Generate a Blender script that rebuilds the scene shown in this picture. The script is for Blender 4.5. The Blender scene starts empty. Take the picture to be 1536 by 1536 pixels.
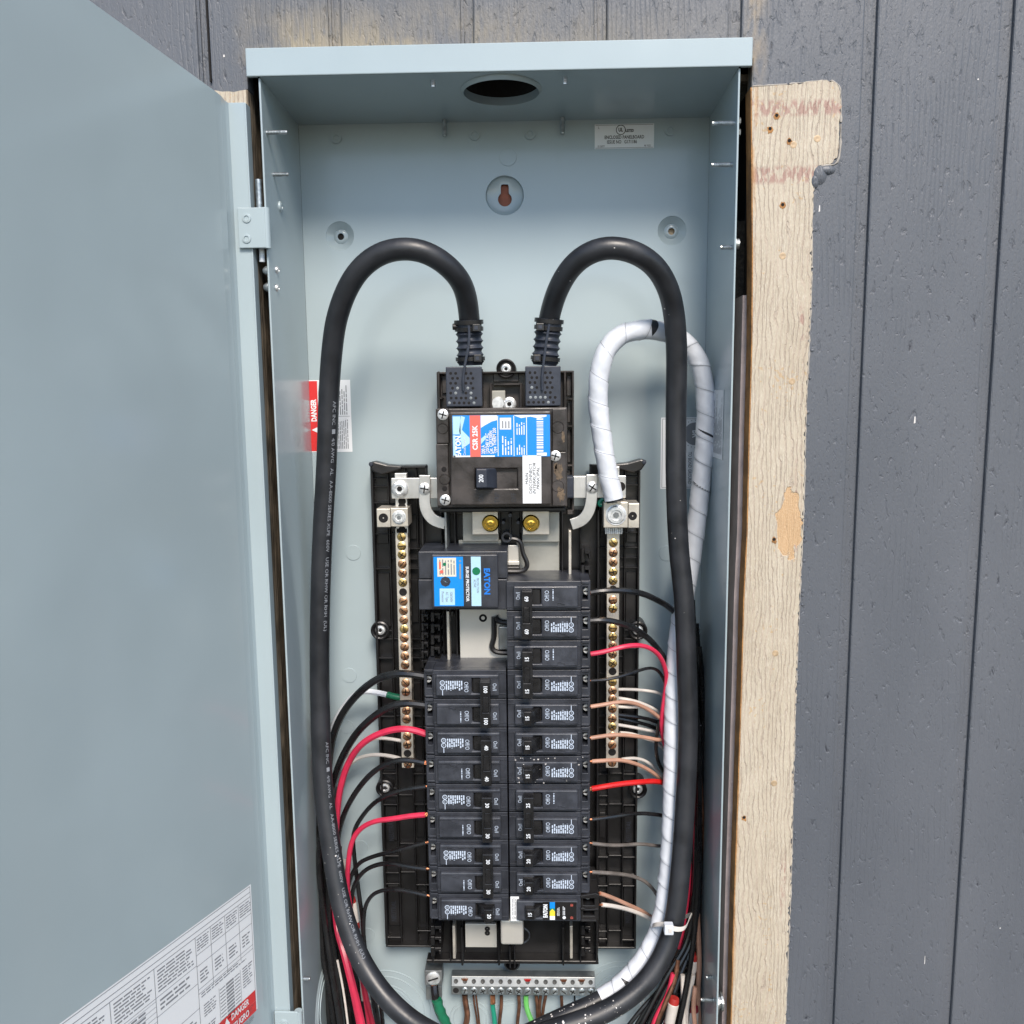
import bpy, bmesh, math, random
from mathutils import Vector, Matrix
R_ = math.radians
sc = bpy.context.scene
C = sc.collection
rnd = random.Random(7)

# ---------------------------------------------------------------- camera, light, exposure
CP = Vector((.0273, -.6987, -.2402)); PITCH, YAW, ROLL, FPX = .1345, -.0282, -.0104, 1299.4
fw = Vector((math.sin(YAW)*math.cos(PITCH), math.cos(YAW)*math.cos(PITCH), -math.sin(PITCH)))
r0 = Vector((math.cos(YAW), -math.sin(YAW), 0)); u0 = r0.cross(fw)
CR = math.cos(ROLL)*r0 + math.sin(ROLL)*u0; CU = -math.sin(ROLL)*r0 + math.cos(ROLL)*u0
cd = bpy.data.cameras.new('camera'); cam = bpy.data.objects.new('camera', cd); C.objects.link(cam)
cd.sensor_width = 36; cd.lens = 36*FPX/1536; cd.clip_start = .01; cd.clip_end = 1000
m = Matrix.Identity(4)
for i in range(3): m[i][0] = CR[i]; m[i][1] = CU[i]; m[i][2] = -fw[i]; m[i][3] = CP[i]
cam.matrix_world = m; sc.camera = cam

SUN = Vector((.17, -.76, .74)).normalized()
w = bpy.data.worlds.new('World'); sc.world = w; w.use_nodes = True
nt = w.node_tree; bg = nt.nodes['Background']; sk = nt.nodes.new('ShaderNodeTexSky')
sk.sky_type = 'NISHITA'; sk.sun_disc = False
sk.sun_elevation = math.asin(SUN.z); sk.sun_rotation = math.atan2(SUN.x, SUN.y)
sk.air_density = 1.0; sk.dust_density = .6; sk.ozone_density = 1.6
nt.links.new(sk.outputs[0], bg.inputs[0]); bg.inputs[1].default_value = .12
sl = bpy.data.lights.new('sun', 'SUN'); sl.energy = 2.8; sl.angle = R_(19); sl.color = (1, .90, .79)
so = bpy.data.objects.new('sun', sl); C.objects.link(so); so.rotation_euler = SUN.to_track_quat('Z', 'Y').to_euler()
so.location = (-1, -2, 2)
sc.view_settings.view_transform = 'Standard'; sc.view_settings.look = 'None'
sc.view_settings.gamma = 1; sc.view_settings.use_curve_mapping = False
sc.view_settings.exposure = .78
sc.render.resolution_x = sc.render.resolution_y = 1024

def P(u, v, Y):
    """measured picture point -> real point on the plane at depth Y (metres, 0 = enclosure front)"""
    d = fw + CR*((u-768)/FPX) - CU*((v-768)/FPX)
    return CP + d*((Y-CP.y)/d.y)

# ---------------------------------------------------------------- materials
def mat(name, col, rough=.5, metal=0, spec=.5, coat=0, bump=None, var=None, coatr=.15, wave=None):
    """bump = (scale, strength, distance, (sx,sy,sz)); var = (scale, amount)"""
    M = bpy.data.materials.new(name); M.use_nodes = True
    n = M.node_tree.nodes; l = M.node_tree.links; b = n['Principled BSDF']
    b.inputs['Base Color'].default_value = (*col, 1); b.inputs['Roughness'].default_value = rough
    b.inputs['Metallic'].default_value = metal; b.inputs['Specular IOR Level'].default_value = spec
    b.inputs['Coat Weight'].default_value = coat; b.inputs['Coat Roughness'].default_value = coatr
    tc = n.new('ShaderNodeNewGeometry')
    if var:
        no = n.new('ShaderNodeTexNoise'); no.inputs['Scale'].default_value = var[0]; no.inputs['Detail'].default_value = 5
        l.new(tc.outputs['Position'], no.inputs['Vector'])
        mr = n.new('ShaderNodeMapRange'); mr.interpolation_type = 'SMOOTHSTEP'; mr.inputs[1].default_value = .25; mr.inputs[2].default_value = .75
        mr.inputs[3].default_value = 1-var[1]; mr.inputs[4].default_value = 1+var[1]
        l.new(no.outputs['Fac'], mr.inputs[0])
        mx = n.new('ShaderNodeVectorMath'); mx.operation = 'SCALE'; mx.inputs[0].default_value = col
        l.new(mr.outputs[0], mx.inputs['Scale']); l.new(mx.outputs[0], b.inputs['Base Color'])
        m2 = n.new('ShaderNodeMapRange'); m2.inputs[1].default_value = .3; m2.inputs[2].default_value = .7
        m2.inputs[3].default_value = max(.03, rough-var[1]*.2); m2.inputs[4].default_value = min(1, rough+var[1]*.3); m2.interpolation_type = 'SMOOTHSTEP'
        l.new(no.outputs['Fac'], m2.inputs[0]); l.new(m2.outputs[0], b.inputs['Roughness'])
    if bump:
        mp = n.new('ShaderNodeVectorMath'); mp.operation = 'MULTIPLY'; mp.inputs[1].default_value = bump[3]
        l.new(tc.outputs['Position'], mp.inputs[0])
        no = n.new('ShaderNodeTexNoise'); no.inputs['Scale'].default_value = bump[0]; no.inputs['Detail'].default_value = 4
        l.new(mp.outputs[0], no.inputs['Vector'])
        bu = n.new('ShaderNodeBump'); bu.inputs['Strength'].default_value = bump[1]; bu.inputs['Distance'].default_value = bump[2]
        l.new(no.outputs['Fac'], bu.inputs['Height']); l.new(bu.outputs[0], b.inputs['Normal'])
        if wave:                                  # slow unevenness of pressed sheet metal
            nw = n.new('ShaderNodeTexNoise'); nw.inputs['Scale'].default_value = wave[0]; nw.inputs['Detail'].default_value = 2
            l.new(tc.outputs['Position'], nw.inputs['Vector']); b2 = n.new('ShaderNodeBump'); b2.inputs['Strength'].default_value = wave[1]; b2.inputs['Distance'].default_value = wave[2]
            l.new(nw.outputs['Fac'], b2.inputs['Height']); l.new(b2.outputs[0], bu.inputs['Normal']); l.new(bu.outputs[0], b.inputs['Coat Normal'])
    return M
U1 = (1, 1, 1)
PAINT = mat('grey_enamel', (.338, .410, .436), .30, spec=.55, coat=.4, coatr=.10, bump=(900, .05, .0006, U1), var=(7, .05), wave=(6, .25, .004))
CAVITY = mat('dark_cavity', (.012, .010, .009), .9)
BLK = mat('black_moulded_plastic', (.010, .0095, .010), .34, spec=.55, bump=(700, .12, .0005, U1), var=(60, .25))
BRN = mat('worn_black_plastic', (.036, .031, .029), .40, spec=.5, bump=(500, .25, .0005, U1), var=(55, .6))
BRK = mat('breaker_plastic', (.026, .029, .038), .36, spec=.6, bump=(900, .2, .0004, U1), var=(70, .3))
BRF = mat('breaker_face_plastic', (.036, .040, .051), .33, spec=.6, bump=(1200, .25, .0004, U1), var=(90, .3))
HND = mat('toggle_plastic', (.012, .012, .013), .26, spec=.55, var=(120, .3))
NAVY = mat('navy_rubber', (.024, .030, .045), .48, spec=.5, bump=(900, .15, .0004, U1), var=(90, .2))
CAB = mat('black_cable_jacket', (.017, .0185, .0225), .42, spec=.55, bump=(300, .15, .0006, U1), var=(45, .3))
WBLK = mat('black_wire_insulation', (.009, .009, .010), .26, spec=.6, var=(60, .3))
WRED = mat('red_wire_insulation', (.56, .028, .075), .32, spec=.5, var=(60, .15))
WSCR = mat('scarlet_wire_insulation', (.52, .012, .012), .28, spec=.5, var=(60, .15))
WDRD = mat('dusty_red_wire_insulation', (.30, .012, .035), .4, spec=.5, var=(60, .2))
WTAN = mat('tan_wire_insulation', (.42, .235, .165), .42, spec=.5, var=(80, .15))
WWHT = mat('white_wire_insulation', (.60, .56, .52), .38, spec=.5, var=(80, .12))
WGRY = mat('grey_wire_insulation', (.13, .115, .105), .38, spec=.5, var=(80, .3))
WBRN = mat('brown_oxidised_copper', (.16, .075, .045), .45, metal=.7, var=(150, .4))
WGRN = mat('green_wire_insulation', (.01, .20, .13), .32, spec=.5, var=(80, .2))
WLGR = mat('light_green_wire_insulation', (.12, .42, .10), .32, spec=.5, var=(80, .15))
GTAPE = mat('green_tape', (.008, .13, .065), .35, spec=.5, bump=(260, .4, .001, U1), var=(80, .2))
COP = mat('bright_copper', (.80, .33, .17), .32, metal=1, var=(300, .25))
TAPE = mat('white_vinyl_tape', (.63, .66, .71), .34, spec=.55, bump=(170, .3, .0012, U1), var=(60, .06))
ALU = mat('brushed_aluminium', (.66, .65, .63), .38, metal=.9, bump=(400, .25, .0006, (1, 1, .1)), var=(60, .12))
BAR = mat('tin_plated_bar', (.62, .575, .50), .42, metal=.65, bump=(500, .2, .0005, U1), var=(70, .14))
GBAR = mat('zinc_ground_bar', (.27, .285, .29), .45, metal=.8, var=(110, .2))
ZINC = mat('zinc_screw', (.70, .71, .71), .40, metal=.75, var=(300, .2))
STEEL = mat('grey_bus_plate', (.34, .335, .30), .48, metal=.5, bump=(300, .2, .0005, U1), var=(40, .14))
SATIN = mat('satin_plate', (.62, .60, .55), .42, metal=.5, bump=(600, .15, .0004, (1, 1, .05)), var=(30, .06))
BRASS = mat('brass_screw', (.72, .50, .20), .26, metal=1, var=(300, .3))
COPS = mat('copper_toned_screw', (.66, .36, .20), .28, metal=1, var=(300, .3))
GOLD = mat('polished_brass_nut', (.86, .60, .13), .16, metal=1)
BOLT = mat('dull_zinc_bolt', (.40, .43, .44), .34, metal=.9, var=(300, .25))
HOLE = mat('screw_hole_black', (.006, .005, .005), .9)
WHT = mat('white_print', (.72, .76, .80), .5)
WLAB = mat('white_label', (.76, .78, .80), .42, spec=.5)
CLAB = mat('cream_label', (.62, .60, .50), .5)
INK = mat('black_ink', (.02, .02, .022), .5)
GINK = mat('grey_ink', (.22, .23, .25), .5)
RLAB = mat('red_label', (.62, .03, .03), .4)
PLAB = mat('salmon_label', (.66, .13, .10), .4)
BLUE = mat('blue_label', (.004, .235, .70), .33, spec=.5, coat=.3)
LBLU = mat('pale_blue_label', (.40, .62, .78), .33, spec=.5, coat=.3)
GLED = mat('green_status_light', (.01, .16, .07), .25)
YEL = mat('yellow_label', (.75, .62, .05), .4)
BTXT = mat('blue_print', (.01, .17, .62), .4)
STUD = mat('weathered_wood', (.15, .118, .083), .8, bump=(60, .8, .004, (6, 6, .5)), var=(38, .55))
CUT = mat('siding_cut_edge', (.33, .165, .06), .85, bump=(300, .8, .002, U1), var=(55, .4))
PINK = mat('primed_cut_strip', (.44, .375, .37), .7, bump=(300, .5, .001, U1), var=(70, .15))
WRAP = mat('dark_mesh_paper', (.045, .04, .034), .8, bump=(900, .8, .001, U1), var=(220, .7))
WOODIN = mat('reddish_sheathing', (.30, .10, .06), .7, var=(120, .3))
CAULK = mat('paint_edge_bead', (.36, .33, .29), .6, var=(150, .25))
DIRTW = mat('white_scuff', (.62, .60, .58), .6)
NAILM = mat('painted_nail_head', (.46, .34, .215), .5, metal=.2, var=(300, .2))
GRND = mat('dark_soil', (.085, .080, .060), .9, bump=(30, .6, .02, U1), var=(6, .3))

JPR = mat('faded_jacket_print', (.24, .26, .29), .6)
GHOL = mat('grey_bore', (.05, .052, .052), .6, metal=.3)
CAPR = mat('dull_red_cap', (.36, .022, .018), .5, var=(90, .2))
def siding_mat():
    M = bpy.data.materials.new('slate_painted_siding'); M.use_nodes = True
    n = M.node_tree.nodes; l = M.node_tree.links; b = n['Principled BSDF']
    g = n.new('ShaderNodeNewGeometry')
    def noise(sx, sz, det=4, dist=0, sc=1.):
        mp = n.new('ShaderNodeVectorMath'); mp.operation = 'MULTIPLY'; mp.inputs[1].default_value = (sx, sx, sz)
        l.new(g.outputs['Position'], mp.inputs[0])
        no = n.new('ShaderNodeTexNoise'); no.inputs['Scale'].default_value = sc; no.inputs['Detail'].default_value = det
        no.inputs['Distortion'].default_value = dist; l.new(mp.outputs[0], no.inputs['Vector']); return no.outputs['Fac']
    def rng(x, a, b_, c=0., d=1.):
        r = n.new('ShaderNodeMapRange'); r.inputs[1].default_value = a; r.inputs[2].default_value = b_
        r.inputs[3].default_value = c; r.inputs[4].default_value = d; l.new(x, r.inputs[0]); return r.outputs[0]
    def mth(op, a, b_=None):
        q = n.new('ShaderNodeMath'); q.operation = op
        for i, x in enumerate((a, b_)):
            if x is None: continue
            if isinstance(x, (int, float)): q.inputs[i].default_value = x
            else: l.new(x, q.inputs[i])
        return q.outputs[0]
    def mix(f, a, b_):
        q = n.new('ShaderNodeMix'); q.data_type = 'RGBA'; l.new(f, q.inputs[0])
        for i, x in ((6, a), (7, b_)):
            if isinstance(x, tuple): q.inputs[i].default_value = (*x, 1)
            else: l.new(x, q.inputs[i])
        return q.outputs[2]
    grain = noise(170, 9, 6, 1.2); fine = noise(900, 420, 4); pit = noise(230, 90, 3, .5); big = noise(9, 4, 3)
    coarse = noise(60, 3.2, 5, 2.0)
    col = mix(rng(big, .3, .7), (.086, .095, .111), (.112, .121, .138))
    col = mix(rng(pit, .70, .76), col, (.030, .032, .042))
    col = mix(rng(fine, .76, .86), col, (.20, .215, .24))
    # worn, tan over-sprayed band just above the hood
    xyz = n.new('ShaderNodeSeparateXYZ'); l.new(g.outputs['Position'], xyz.inputs[0])
    zb = mth('MULTIPLY', rng(xyz.outputs[2], .064, .026), rng(xyz.outputs[2], .012, .02))
    xb = mth('MULTIPLY', rng(xyz.outputs[0], -.205, -.18), rng(xyz.outputs[0], .205, .185))
    left = rng(xyz.outputs[0], .16, -.16, .12, .85)
    mask = mth('MULTIPLY', mth('MULTIPLY', zb, xb), left)
    mask = mth('MULTIPLY', mask, rng(noise(26, 24, 6, .1), .32, .54))
    mask = mth('MULTIPLY', mask, rng(noise(400, 70, 4, .5), .3, .55, .35, 1.))
    col = mix(mth('MINIMUM', mask, .75), col, (.31, .26, .17))
    # tan halo of old paint beside the opening
    xr = mth('MULTIPLY', mth('MULTIPLY', rng(xyz.outputs[0], .207, .193), rng(xyz.outputs[0], .186, .191)), rng(xyz.outputs[2], -.02, .0))
    col = mix(mth('MULTIPLY', xr, rng(noise(150, 50, 4), .35, .6, 0, .75)), col, (.33, .26, .17))
    l.new(col, b.inputs['Base Color'])
    l.new(rng(pit, .3, .7, .40, .56), b.inputs['Roughness'])
    wv = mth('ADD', mth('MULTIPLY', xyz.outputs[0], 6.2832/.0042), mth('MULTIPLY', noise(14, 3.5, 4, .2), 38)); wv = mth('ADD', wv, mth('MULTIPLY', noise(130, 18, 3, .2), 5))
    lines = mth('MULTIPLY', rng(mth('SINE', wv), .55, 1), rng(noise(16, 9, 3), .48, .62))
    h = mth('ADD', mth('MULTIPLY', grain, .8), mth('MULTIPLY', fine, .5)); h = mth('SUBTRACT', h, mth('MULTIPLY', lines, .55))
    h = mth('ADD', h, mth('MULTIPLY', coarse, .9))
    h = mth('ADD', h, mth('MULTIPLY', rng(pit, .60, .70), -1.3)); h = mth('ADD', h, mth('MULTIPLY', rng(noise(500, 260, 3, .4), .62, .74), -.7))
    bu = n.new('ShaderNodeBump'); bu.inputs['Strength'].default_value = .42; bu.inputs['Distance'].default_value = .0012
    l.new(h, bu.inputs['Height']); l.new(bu.outputs[0], b.inputs['Normal'])
    return M
def tan_mat():
    M = bpy.data.materials.new('bare_primed_siding'); M.use_nodes = True
    n = M.node_tree.nodes; l = M.node_tree.links; b = n['Principled BSDF']
    g = n.new('ShaderNodeNewGeometry')
    def noise(sx, sz, det=4, dist=0):
        mp = n.new('ShaderNodeVectorMath'); mp.operation = 'MULTIPLY'; mp.inputs[1].default_value = (sx, sx, sz)
        l.new(g.outputs['Position'], mp.inputs[0])
        no = n.new('ShaderNodeTexNoise'); no.inputs['Scale'].default_value = 1; no.inputs['Detail'].default_value = det
        no.inputs['Distortion'].default_value = dist; l.new(mp.outputs[0], no.inputs['Vector']); return no.outputs['Fac']
    def rng(x, a, b_, c=0., d=1.):
        r = n.new('ShaderNodeMapRange'); r.inputs[1].default_value = a; r.inputs[2].default_value = b_
        r.inputs[3].default_value = c; r.inputs[4].default_value = d; l.new(x, r.inputs[0]); return r.outputs[0]
    def mth(op, a, b_=None):
        q = n.new('ShaderNodeMath'); q.operation = op
        for i, x in enumerate((a, b_)):
            if x is None: continue
            if isinstance(x, (int, float)): q.inputs[i].default_value = x
            else: l.new(x, q.inputs[i])
        return q.outputs[0]
    def mix(f, a, b_):
        q = n.new('ShaderNodeMix'); q.data_type = 'RGBA'; l.new(f, q.inputs[0])
        for i, x in ((6, a), (7, b_)):
            if isinstance(x, tuple): q.inputs[i].default_value = (*x, 1)
            else: l.new(x, q.inputs[i])
        return q.outputs[2]
    xyz = n.new('ShaderNodeSeparateXYZ'); l.new(g.outputs['Position'], xyz.inputs[0]); X, Z = xyz.outputs[0], xyz.outputs[2]
    a = noise(300, 40, 4, .2)
    ph = mth('ADD', mth('MULTIPLY', X, 6.2832/.0037), mth('MULTIPLY', noise(30, 9, 3, .2), 34)); ph = mth('ADD', ph, mth('MULTIPLY', noise(180, 70, 5, .3), 9))
    sn = mth('SINE', ph); br = rng(noise(90, 34, 3, .2), .34, .58)
    line = mth('MULTIPLY', rng(sn, .72, 1.0), br)
    ph2 = mth('ADD', mth('MULTIPLY', X, 6.2832/.0017), mth('MULTIPLY', noise(60, 20, 4, .2), 16))
    line = mth('MAXIMUM', line, mth('MULTIPLY', mth('MULTIPLY', rng(mth('SINE', ph2), .8, 1.), rng(noise(120, 60, 3), .48, .62)), .6))
    col = mix(rng(noise(30, 8, 4), .3, .7), (.43, .37, .28), (.505, .45, .355))
    col = mix(mth('MULTIPLY', rng(sn, -.2, .9), .35), col, (.42, .32, .26))
    col = mix(mth('MULTIPLY', line, rng(noise(240, 90, 3), .3, .7, .15, .55)), col, (.24, .19, .15)); col = mix(mth('MULTIPLY', rng(noise(1300, 260, 3, .3), .56, .68), .35), col, (.66, .61, .52)); col = mix(mth('MULTIPLY', rng(noise(900, 170, 3, .3), .60, .70), .4), col, (.27, .21, .16))
    # mauve undercoat showing in rows where the old batten stood
    def band(v, a0, a1, soft):
        return mth('MULTIPLY', rng(v, a0-soft, a0), rng(v, a1+soft, a1))
    spot = rng(noise(330, 130, 4, .3), .44, .54)
    r1 = band(Z, -.0295, -.0215, .003); r2 = band(Z, -.0790, -.0700, .003)
    r3 = band(X, .2365, .2385, .0015)
    mk = mth('MULTIPLY', mth('MAXIMUM', mth('MAXIMUM', r1, r2), mth('MULTIPLY', r3, rng(noise(40, 9, 3), .52, .6))), spot)
    col = mix(mth('MULTIPLY', mk, .85), col, (.34, .205, .17))
    # orange bare fibre along the cut edge, and chips
    ed = mth('MULTIPLY', mth('MULTIPLY', rng(X, .15, .18), rng(X, .1995, .1955)), rng(noise(120, 30, 4), .42, .58))
    col = mix(mth('MULTIPLY', ed, .8), col, (.45, .235, .08))
    chips = rng(mth('MULTIPLY', noise(38, 20, 5, .5), noise(300, 300, 2)), .385, .41)
    col = mix(mth('MULTIPLY', chips, .6), col, (.46, .31, .16))
    # big orange chip
    dx = mth('DIVIDE', mth('SUBTRACT', X, .2335), .0125); dz = mth('DIVIDE', mth('SUBTRACT', Z, -.345), .038)
    rr = mth('ADD', mth('MULTIPLY', dx, dx), mth('MULTIPLY', dz, dz))
    rr = mth('ADD', rr, mth('MULTIPLY', noise(90, 60, 4, .6), 2.2))
    big = rng(rr, 1.75, 1.68)
    col = mix(big, col, mix(rng(noise(1400, 1400, 2), .4, .6), (.46, .285, .145), (.58, .41, .245)))
    l.new(col, b.inputs['Base Color']); b.inputs['Roughness'].default_value = .62
    h = mth('SUBTRACT', mth('MULTIPLY', a, 1.2), mth('MULTIPLY', line, .8)); h = mth('ADD', h, mth('MULTIPLY', noise(900, 500, 3), .35))
    h = mth('SUBTRACT', h, mth('MULTIPLY', big, .9))
    bu = n.new('ShaderNodeBump'); bu.inputs['Strength'].default_value = .55; bu.inputs['Distance'].default_value = .0014
    l.new(h, bu.inputs['Height']); l.new(bu.outputs[0], b.inputs['Normal'])
    return M
SID = siding_mat(); TAN = tan_mat()

# ---------------------------------------------------------------- mesh helpers
class MB:
    def __init__(s): s.v = []; s.f = []; s.bevel = 0
    def add(s, v, f):
        k = len(s.v); s.v += [Vector(p) for p in v]; s.f += [tuple(i+k for i in q) for q in f]; return s
    def box(s, x0, x1, y0, y1, z0, z1):
        if x0 > x1: x0, x1 = x1, x0
        if y0 > y1: y0, y1 = y1, y0
        if z0 > z1: z0, z1 = z1, z0
        return s.add([(x0,y0,z0),(x1,y0,z0),(x1,y1,z0),(x0,y1,z0),(x0,y0,z1),(x1,y0,z1),(x1,y1,z1),(x0,y1,z1)],
                     [(0,3,2,1),(4,5,6,7),(0,1,5,4),(1,2,6,5),(2,3,7,6),(3,0,4,7)])
    def pbox(s, u0, v0, u1, v1, yf, yb):
        a = P(u0, v0, yf); b = P(u1, v1, yf); c = P(u0, v1, yf); d = P(u1, v0, yf)
        return s.box((a.x+c.x)/2, (b.x+d.x)/2, yf, yb, (b.z+c.z)/2, (a.z+d.z)/2)
    def cyl(s, c, ax, r, h, n=20, r2=None, cap=True):
        """from c along ax (unit) length h"""
        c = Vector(c); ax = Vector(ax).normalized(); t = ax.orthogonal().normalized(); b = ax.cross(t)
        r2 = r if r2 is None else r2
        v = [c+(t*math.cos(2*math.pi*i/n)+b*math.sin(2*math.pi*i/n))*r for i in range(n)]
        v += [c+ax*h+(t*math.cos(2*math.pi*i/n)+b*math.sin(2*math.pi*i/n))*r2 for i in range(n)]
        f = [(i, (i+1) % n, n+(i+1) % n, n+i) for i in range(n)]
        if cap: f += [tuple(range(n-1, -1, -1)), tuple(range(n, 2*n))]
        return s.add(v, f)
    def lathe(s, c, ax, prof, n=24):
        """prof list of (r, h) along ax"""
        c = Vector(c); ax = Vector(ax).normalized(); t = ax.orthogonal().normalized(); b = ax.cross(t)
        v = []
        for r, h in prof: v += [c+ax*h+(t*math.cos(2*math.pi*i/n)+b*math.sin(2*math.pi*i/n))*max(r, 1e-6) for i in range(n)]
        f = []
        for k in range(len(prof)-1):
            f += [(k*n+i, k*n+(i+1) % n, (k+1)*n+(i+1) % n, (k+1)*n+i) for i in range(n)]
        return s.add(v, f)
    def prism(s, poly, y0, y1):
        """poly list of (x,z), extruded from y0 (front) to y1"""
        n = len(poly); v = [(x, y0, z) for x, z in poly]+[(x, y1, z) for x, z in poly]
        return s.add(v, [tuple(range(n)), tuple(range(2*n-1, n-1, -1))]+[(i, n+i, n+(i+1) % n, (i+1) % n) for i in range(n)])
    def plate(s, x0, x1, z0, z1, y0, y1, holes):
        """one sheet with rectangular through holes; front y0"""
        xs = sorted({x0, x1, *[h[0] for h in holes], *[h[1] for h in holes]}); zs = sorted({z0, z1, *[h[2] for h in holes], *[h[3] for h in holes]})
        idx = {}
        def vid(i, j, k):
            if (i, j, k) not in idx: idx[(i, j, k)] = len(s.v); s.v.append(Vector((xs[i], (y0, y1)[k], zs[j])))
            return idx[(i, j, k)]
        def solid(i, j):
            if i < 0 or j < 0 or i >= len(xs)-1 or j >= len(zs)-1: return False
            cx = (xs[i]+xs[i+1])/2; cz = (zs[j]+zs[j+1])/2
            return not any(h[0] < cx < h[1] and h[2] < cz < h[3] for h in holes)
        for i in range(len(xs)-1):
            for j in range(len(zs)-1):
                if not solid(i, j): continue
                s.f.append((vid(i,j,0), vid(i+1,j,0), vid(i+1,j+1,0), vid(i,j+1,0)))
                s.f.append((vid(i,j,1), vid(i,j+1,1), vid(i+1,j+1,1), vid(i+1,j,1)))
                if not solid(i-1, j): s.f.append((vid(i,j,0), vid(i,j+1,0), vid(i,j+1,1), vid(i,j,1)))
                if not solid(i+1, j): s.f.append((vid(i+1,j,0), vid(i+1,j,1), vid(i+1,j+1,1), vid(i+1,j+1,0)))
                if not solid(i, j-1): s.f.append((vid(i,j,0), vid(i,j,1), vid(i+1,j,1), vid(i+1,j,0)))
                if not solid(i, j+1): s.f.append((vid(i,j+1,0), vid(i+1,j+1,0), vid(i+1,j+1,1), vid(i,j+1,1)))
        return s
    def ringplate(s, x0, x1, z0, z1, y, hx, hz, r, n=32, d=.0):
        """sheet at y with one round hole, d = thickness backwards"""
        an = sorted([2*math.pi*i/n for i in range(n)]+[math.atan2(cz-hz, cx-hx) % (2*math.pi) for cx, cz in ((x0, z0), (x1, z0), (x1, z1), (x0, z1))]); n = len(an)
        v = [(hx+r*math.cos(a), y, hz+r*math.sin(a)) for a in an]; o = []
        for a in an:
            c, q = math.cos(a), math.sin(a)
            t = min((x1-hx)/c if c > 1e-9 else 1e9, (x0-hx)/c if c < -1e-9 else 1e9, (z1-hz)/q if q > 1e-9 else 1e9, (z0-hz)/q if q < -1e-9 else 1e9)
            o.append((hx+c*t, y, hz+q*t))
        s.add(v+o, [(i, (i+1) % n, n+(i+1) % n, n+i) for i in range(n)])
        if d: s.add(v+[(a, y+d, b) for a, _, b in v], [(i, n+i, n+(i+1) % n, (i+1) % n) for i in range(n)])
        return s
    def mesh(s, name, smooth=False):
        me = bpy.data.meshes.new(name); me.from_pydata([tuple(p) for p in s.v], [], s.f)
        bm = bmesh.new(); bm.from_mesh(me); bmesh.ops.recalc_face_normals(bm, faces=bm.faces); bm.to_mesh(me); bm.free()
        if smooth:
            me.shade_smooth()
            try: me.set_sharp_from_angle(angle=R_(38))
            except Exception: pass
        return me

LOC = {}
def put(name, me, m_, parent=None, bevel=0, seg=2, loc=None):
    o = bpy.data.objects.new(name, me); C.objects.link(o)
    if len(me.materials) == 0: me.materials.append(m_)
    if parent is not None:
        o.parent = parent
    if loc is not None: o.location = loc
    if bevel:
        b = o.modifiers.new('bevel', 'BEVEL'); b.width = bevel; b.segments = seg; b.limit_method = 'ANGLE'; b.angle_limit = R_(40)
        b.harden_normals = False
    return o
def world_of(p):
    v = Vector((0, 0, 0))
    while p is not None: v += Vector(LOC.get(p.name, (0, 0, 0))); p = p.parent
    return v
def build(mb, name, m_, parent=None, smooth=False, bevel=0, seg=2):
    """mb holds real-place coordinates; they become local to the parent"""
    off = world_of(parent)
    if off.length > 0: mb.v = [p-off for p in mb.v]
    return put(name, mb.mesh(name, smooth), m_, parent, bevel, seg)
def tag(o, label, cat, group=None):
    o['label'] = label; o['category'] = cat
    if group: o['group'] = group
    return o
def thing(name, loc, label, cat, group=None, roty=0):
    o = bpy.data.objects.new(name, None); C.objects.link(o); o.location = loc; o.rotation_euler = (0, roty, 0)
    o.empty_display_size = .01; LOC[o.name] = tuple(loc); return tag(o, label, cat, group)

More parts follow.
